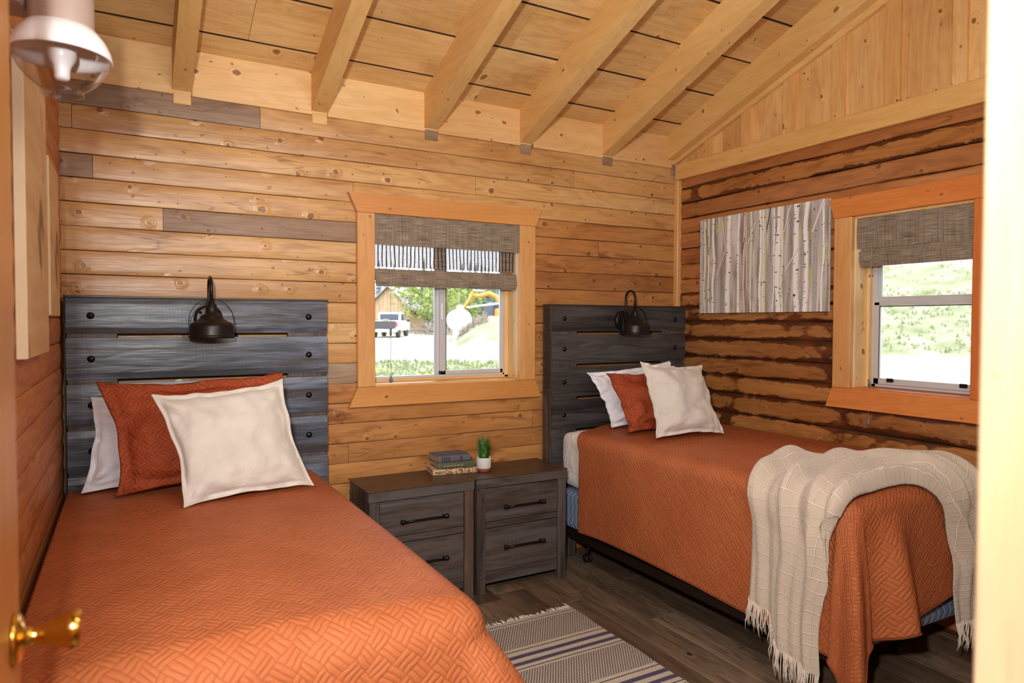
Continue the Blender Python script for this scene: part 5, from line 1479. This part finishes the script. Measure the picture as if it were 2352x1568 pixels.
# propane tank
M['tank_white'] = plain('white_tank_paint', srgb(240, 240, 240), .4)
tq = az_pt(24.95, 43); tz = 1.62; rt = .69
ta = empty('propane_tank', (tq.x, tq.y, tz), 'white round ended propane tank beside the weedy dirt mound', 'tank', rz=-math.radians(20))
pf = []
for i in range(9): a = pi/2*i/8; pf.append((rt*sin(a), -1.2-rt*.8*cos(a)))
for i in range(9): a = pi/2*i/8; pf.append((rt*cos(a), 1.2+rt*.8*sin(a)))
me = MB().lathe(pf, 36, Matrix.Rotation(-pi/2, 4, 'X')).mesh('shell', M['tank_white']); o = bpy.data.objects.new('shell', me); COL.objects.link(o); o.parent = ta
me = MB().lathe([(0, .22), (.12, .22), (.20, .16), (.22, 0), (.22, -.1)], 20, Matrix.Translation(V((0, -.9, rt)))).mesh('valve_dome', M['tank_white']); o = bpy.data.objects.new('valve_dome', me); COL.objects.link(o); o.parent = ta
for yy in (-.9, .9):
    me = MB().cbox(-.3, .3, yy-.06, yy+.06, -tz-.1, -rt*.8, .02).mesh('leg', M['tank_white']); o = bpy.data.objects.new('leg', me); COL.objects.link(o); o.parent = ta

# excavator
M['exc'] = plain('excavator_yellow', srgb(196, 132, 48), .5)
eq = az_pt(28.0, 56)
ex = empty('excavator', (eq.x, eq.y, 0), 'yellow orange excavator with raised boom behind the dirt mound', 'excavator')
def at(px, z_, d=56):          # place along the line of the boom, az measured from the room
    return az_pt(px, d, z_)
b = MB(); b.tube([at(25.25, 2.55), at(25.75, 3.2), at(26.15, 3.95)], [.11, .15, .17], 8, smooth=False); b.build('stick', M['exc'], ex)
b = MB(); b.tube([at(26.05, 3.75), at(26.6, 3.62), at(27.5, 3.85), at(28.1, 3.55), at(28.4, 2.9)], [.14, .19, .22, .22, .2], 8, smooth=False); b.build('boom', M['exc'], ex)
b = MB(); b.tube([at(26.1, 4.1), at(27.1, 4.05)], .06, 8); b.build('hydraulic_ram', M['chrome'], ex)
b = MB(); q = at(27.9, 0); b.cbox(q.x-.55, q.x+.55, q.y-.7, q.y+.7, 1.6, 3.1, .1); b.build('cab', M['car_glass'], ex)
b = MB(); q = at(28.9, 0); b.cbox(q.x-1.2, q.x+1.2, q.y-1.1, q.y+1.1, 1.5, 2.6, .12); b.build('engine_housing', M['exc'], ex)
b = MB(); q = at(28.4, 0); b.cbox(q.x-1.5, q.x+1.5, q.y-1.1, q.y+1.1, .4, 1.45, .2); b.build('tracks', M['car_dark'], ex)
b = MB(); b.tube([at(25.3, 2.55), at(25.1, 2.1), at(25.4, 1.7)], [.3, .4, .2], 8, smooth=False); b.build('bucket', M['car_dark'], ex)
b = MB(); b.tube([at(25.6, 2.62, 52), at(28.6, 2.95, 52)], .06, 8); b.build('site_rail', M['white_enamel'], label='thin pale pipe rail in front of the excavator', cat='rail')
# brush pile between the cabin and the sash
rg = random.Random(8); b = MB(); c0 = az_pt(22.3, 58)
for i in range(120):
    p = c0+V((rg.gauss(0, .9), rg.gauss(0, .9), rg.uniform(0, .6))); q = p+V((rg.uniform(-.8, .8), rg.uniform(-.8, .8), rg.uniform(-.1, .6)))
    b.tube([p, q], [.04, .015], 4)
M['brush'] = plain('dry_branches', srgb(136, 122, 108), .9)
b.build('brush_pile', M['brush'], label='heap of dry branches beyond the gravel road', cat='brush', kind='stuff')
rg = random.Random(18); b = MB()
for i in range(170):
    az = rg.uniform(24.8, 27.4); p = az_pt(az, rg.uniform(38.0, 40.5)); p.z -= .02
    q = p+V((rg.uniform(-.3, .3), rg.uniform(-.3, .3), rg.uniform(.15, .55))); b.tube([p, q], [.022, .006], 3)
b.build('weeds', M['brush'], label='brown dry weeds in front of the propane tank', cat='weeds', kind='stuff')
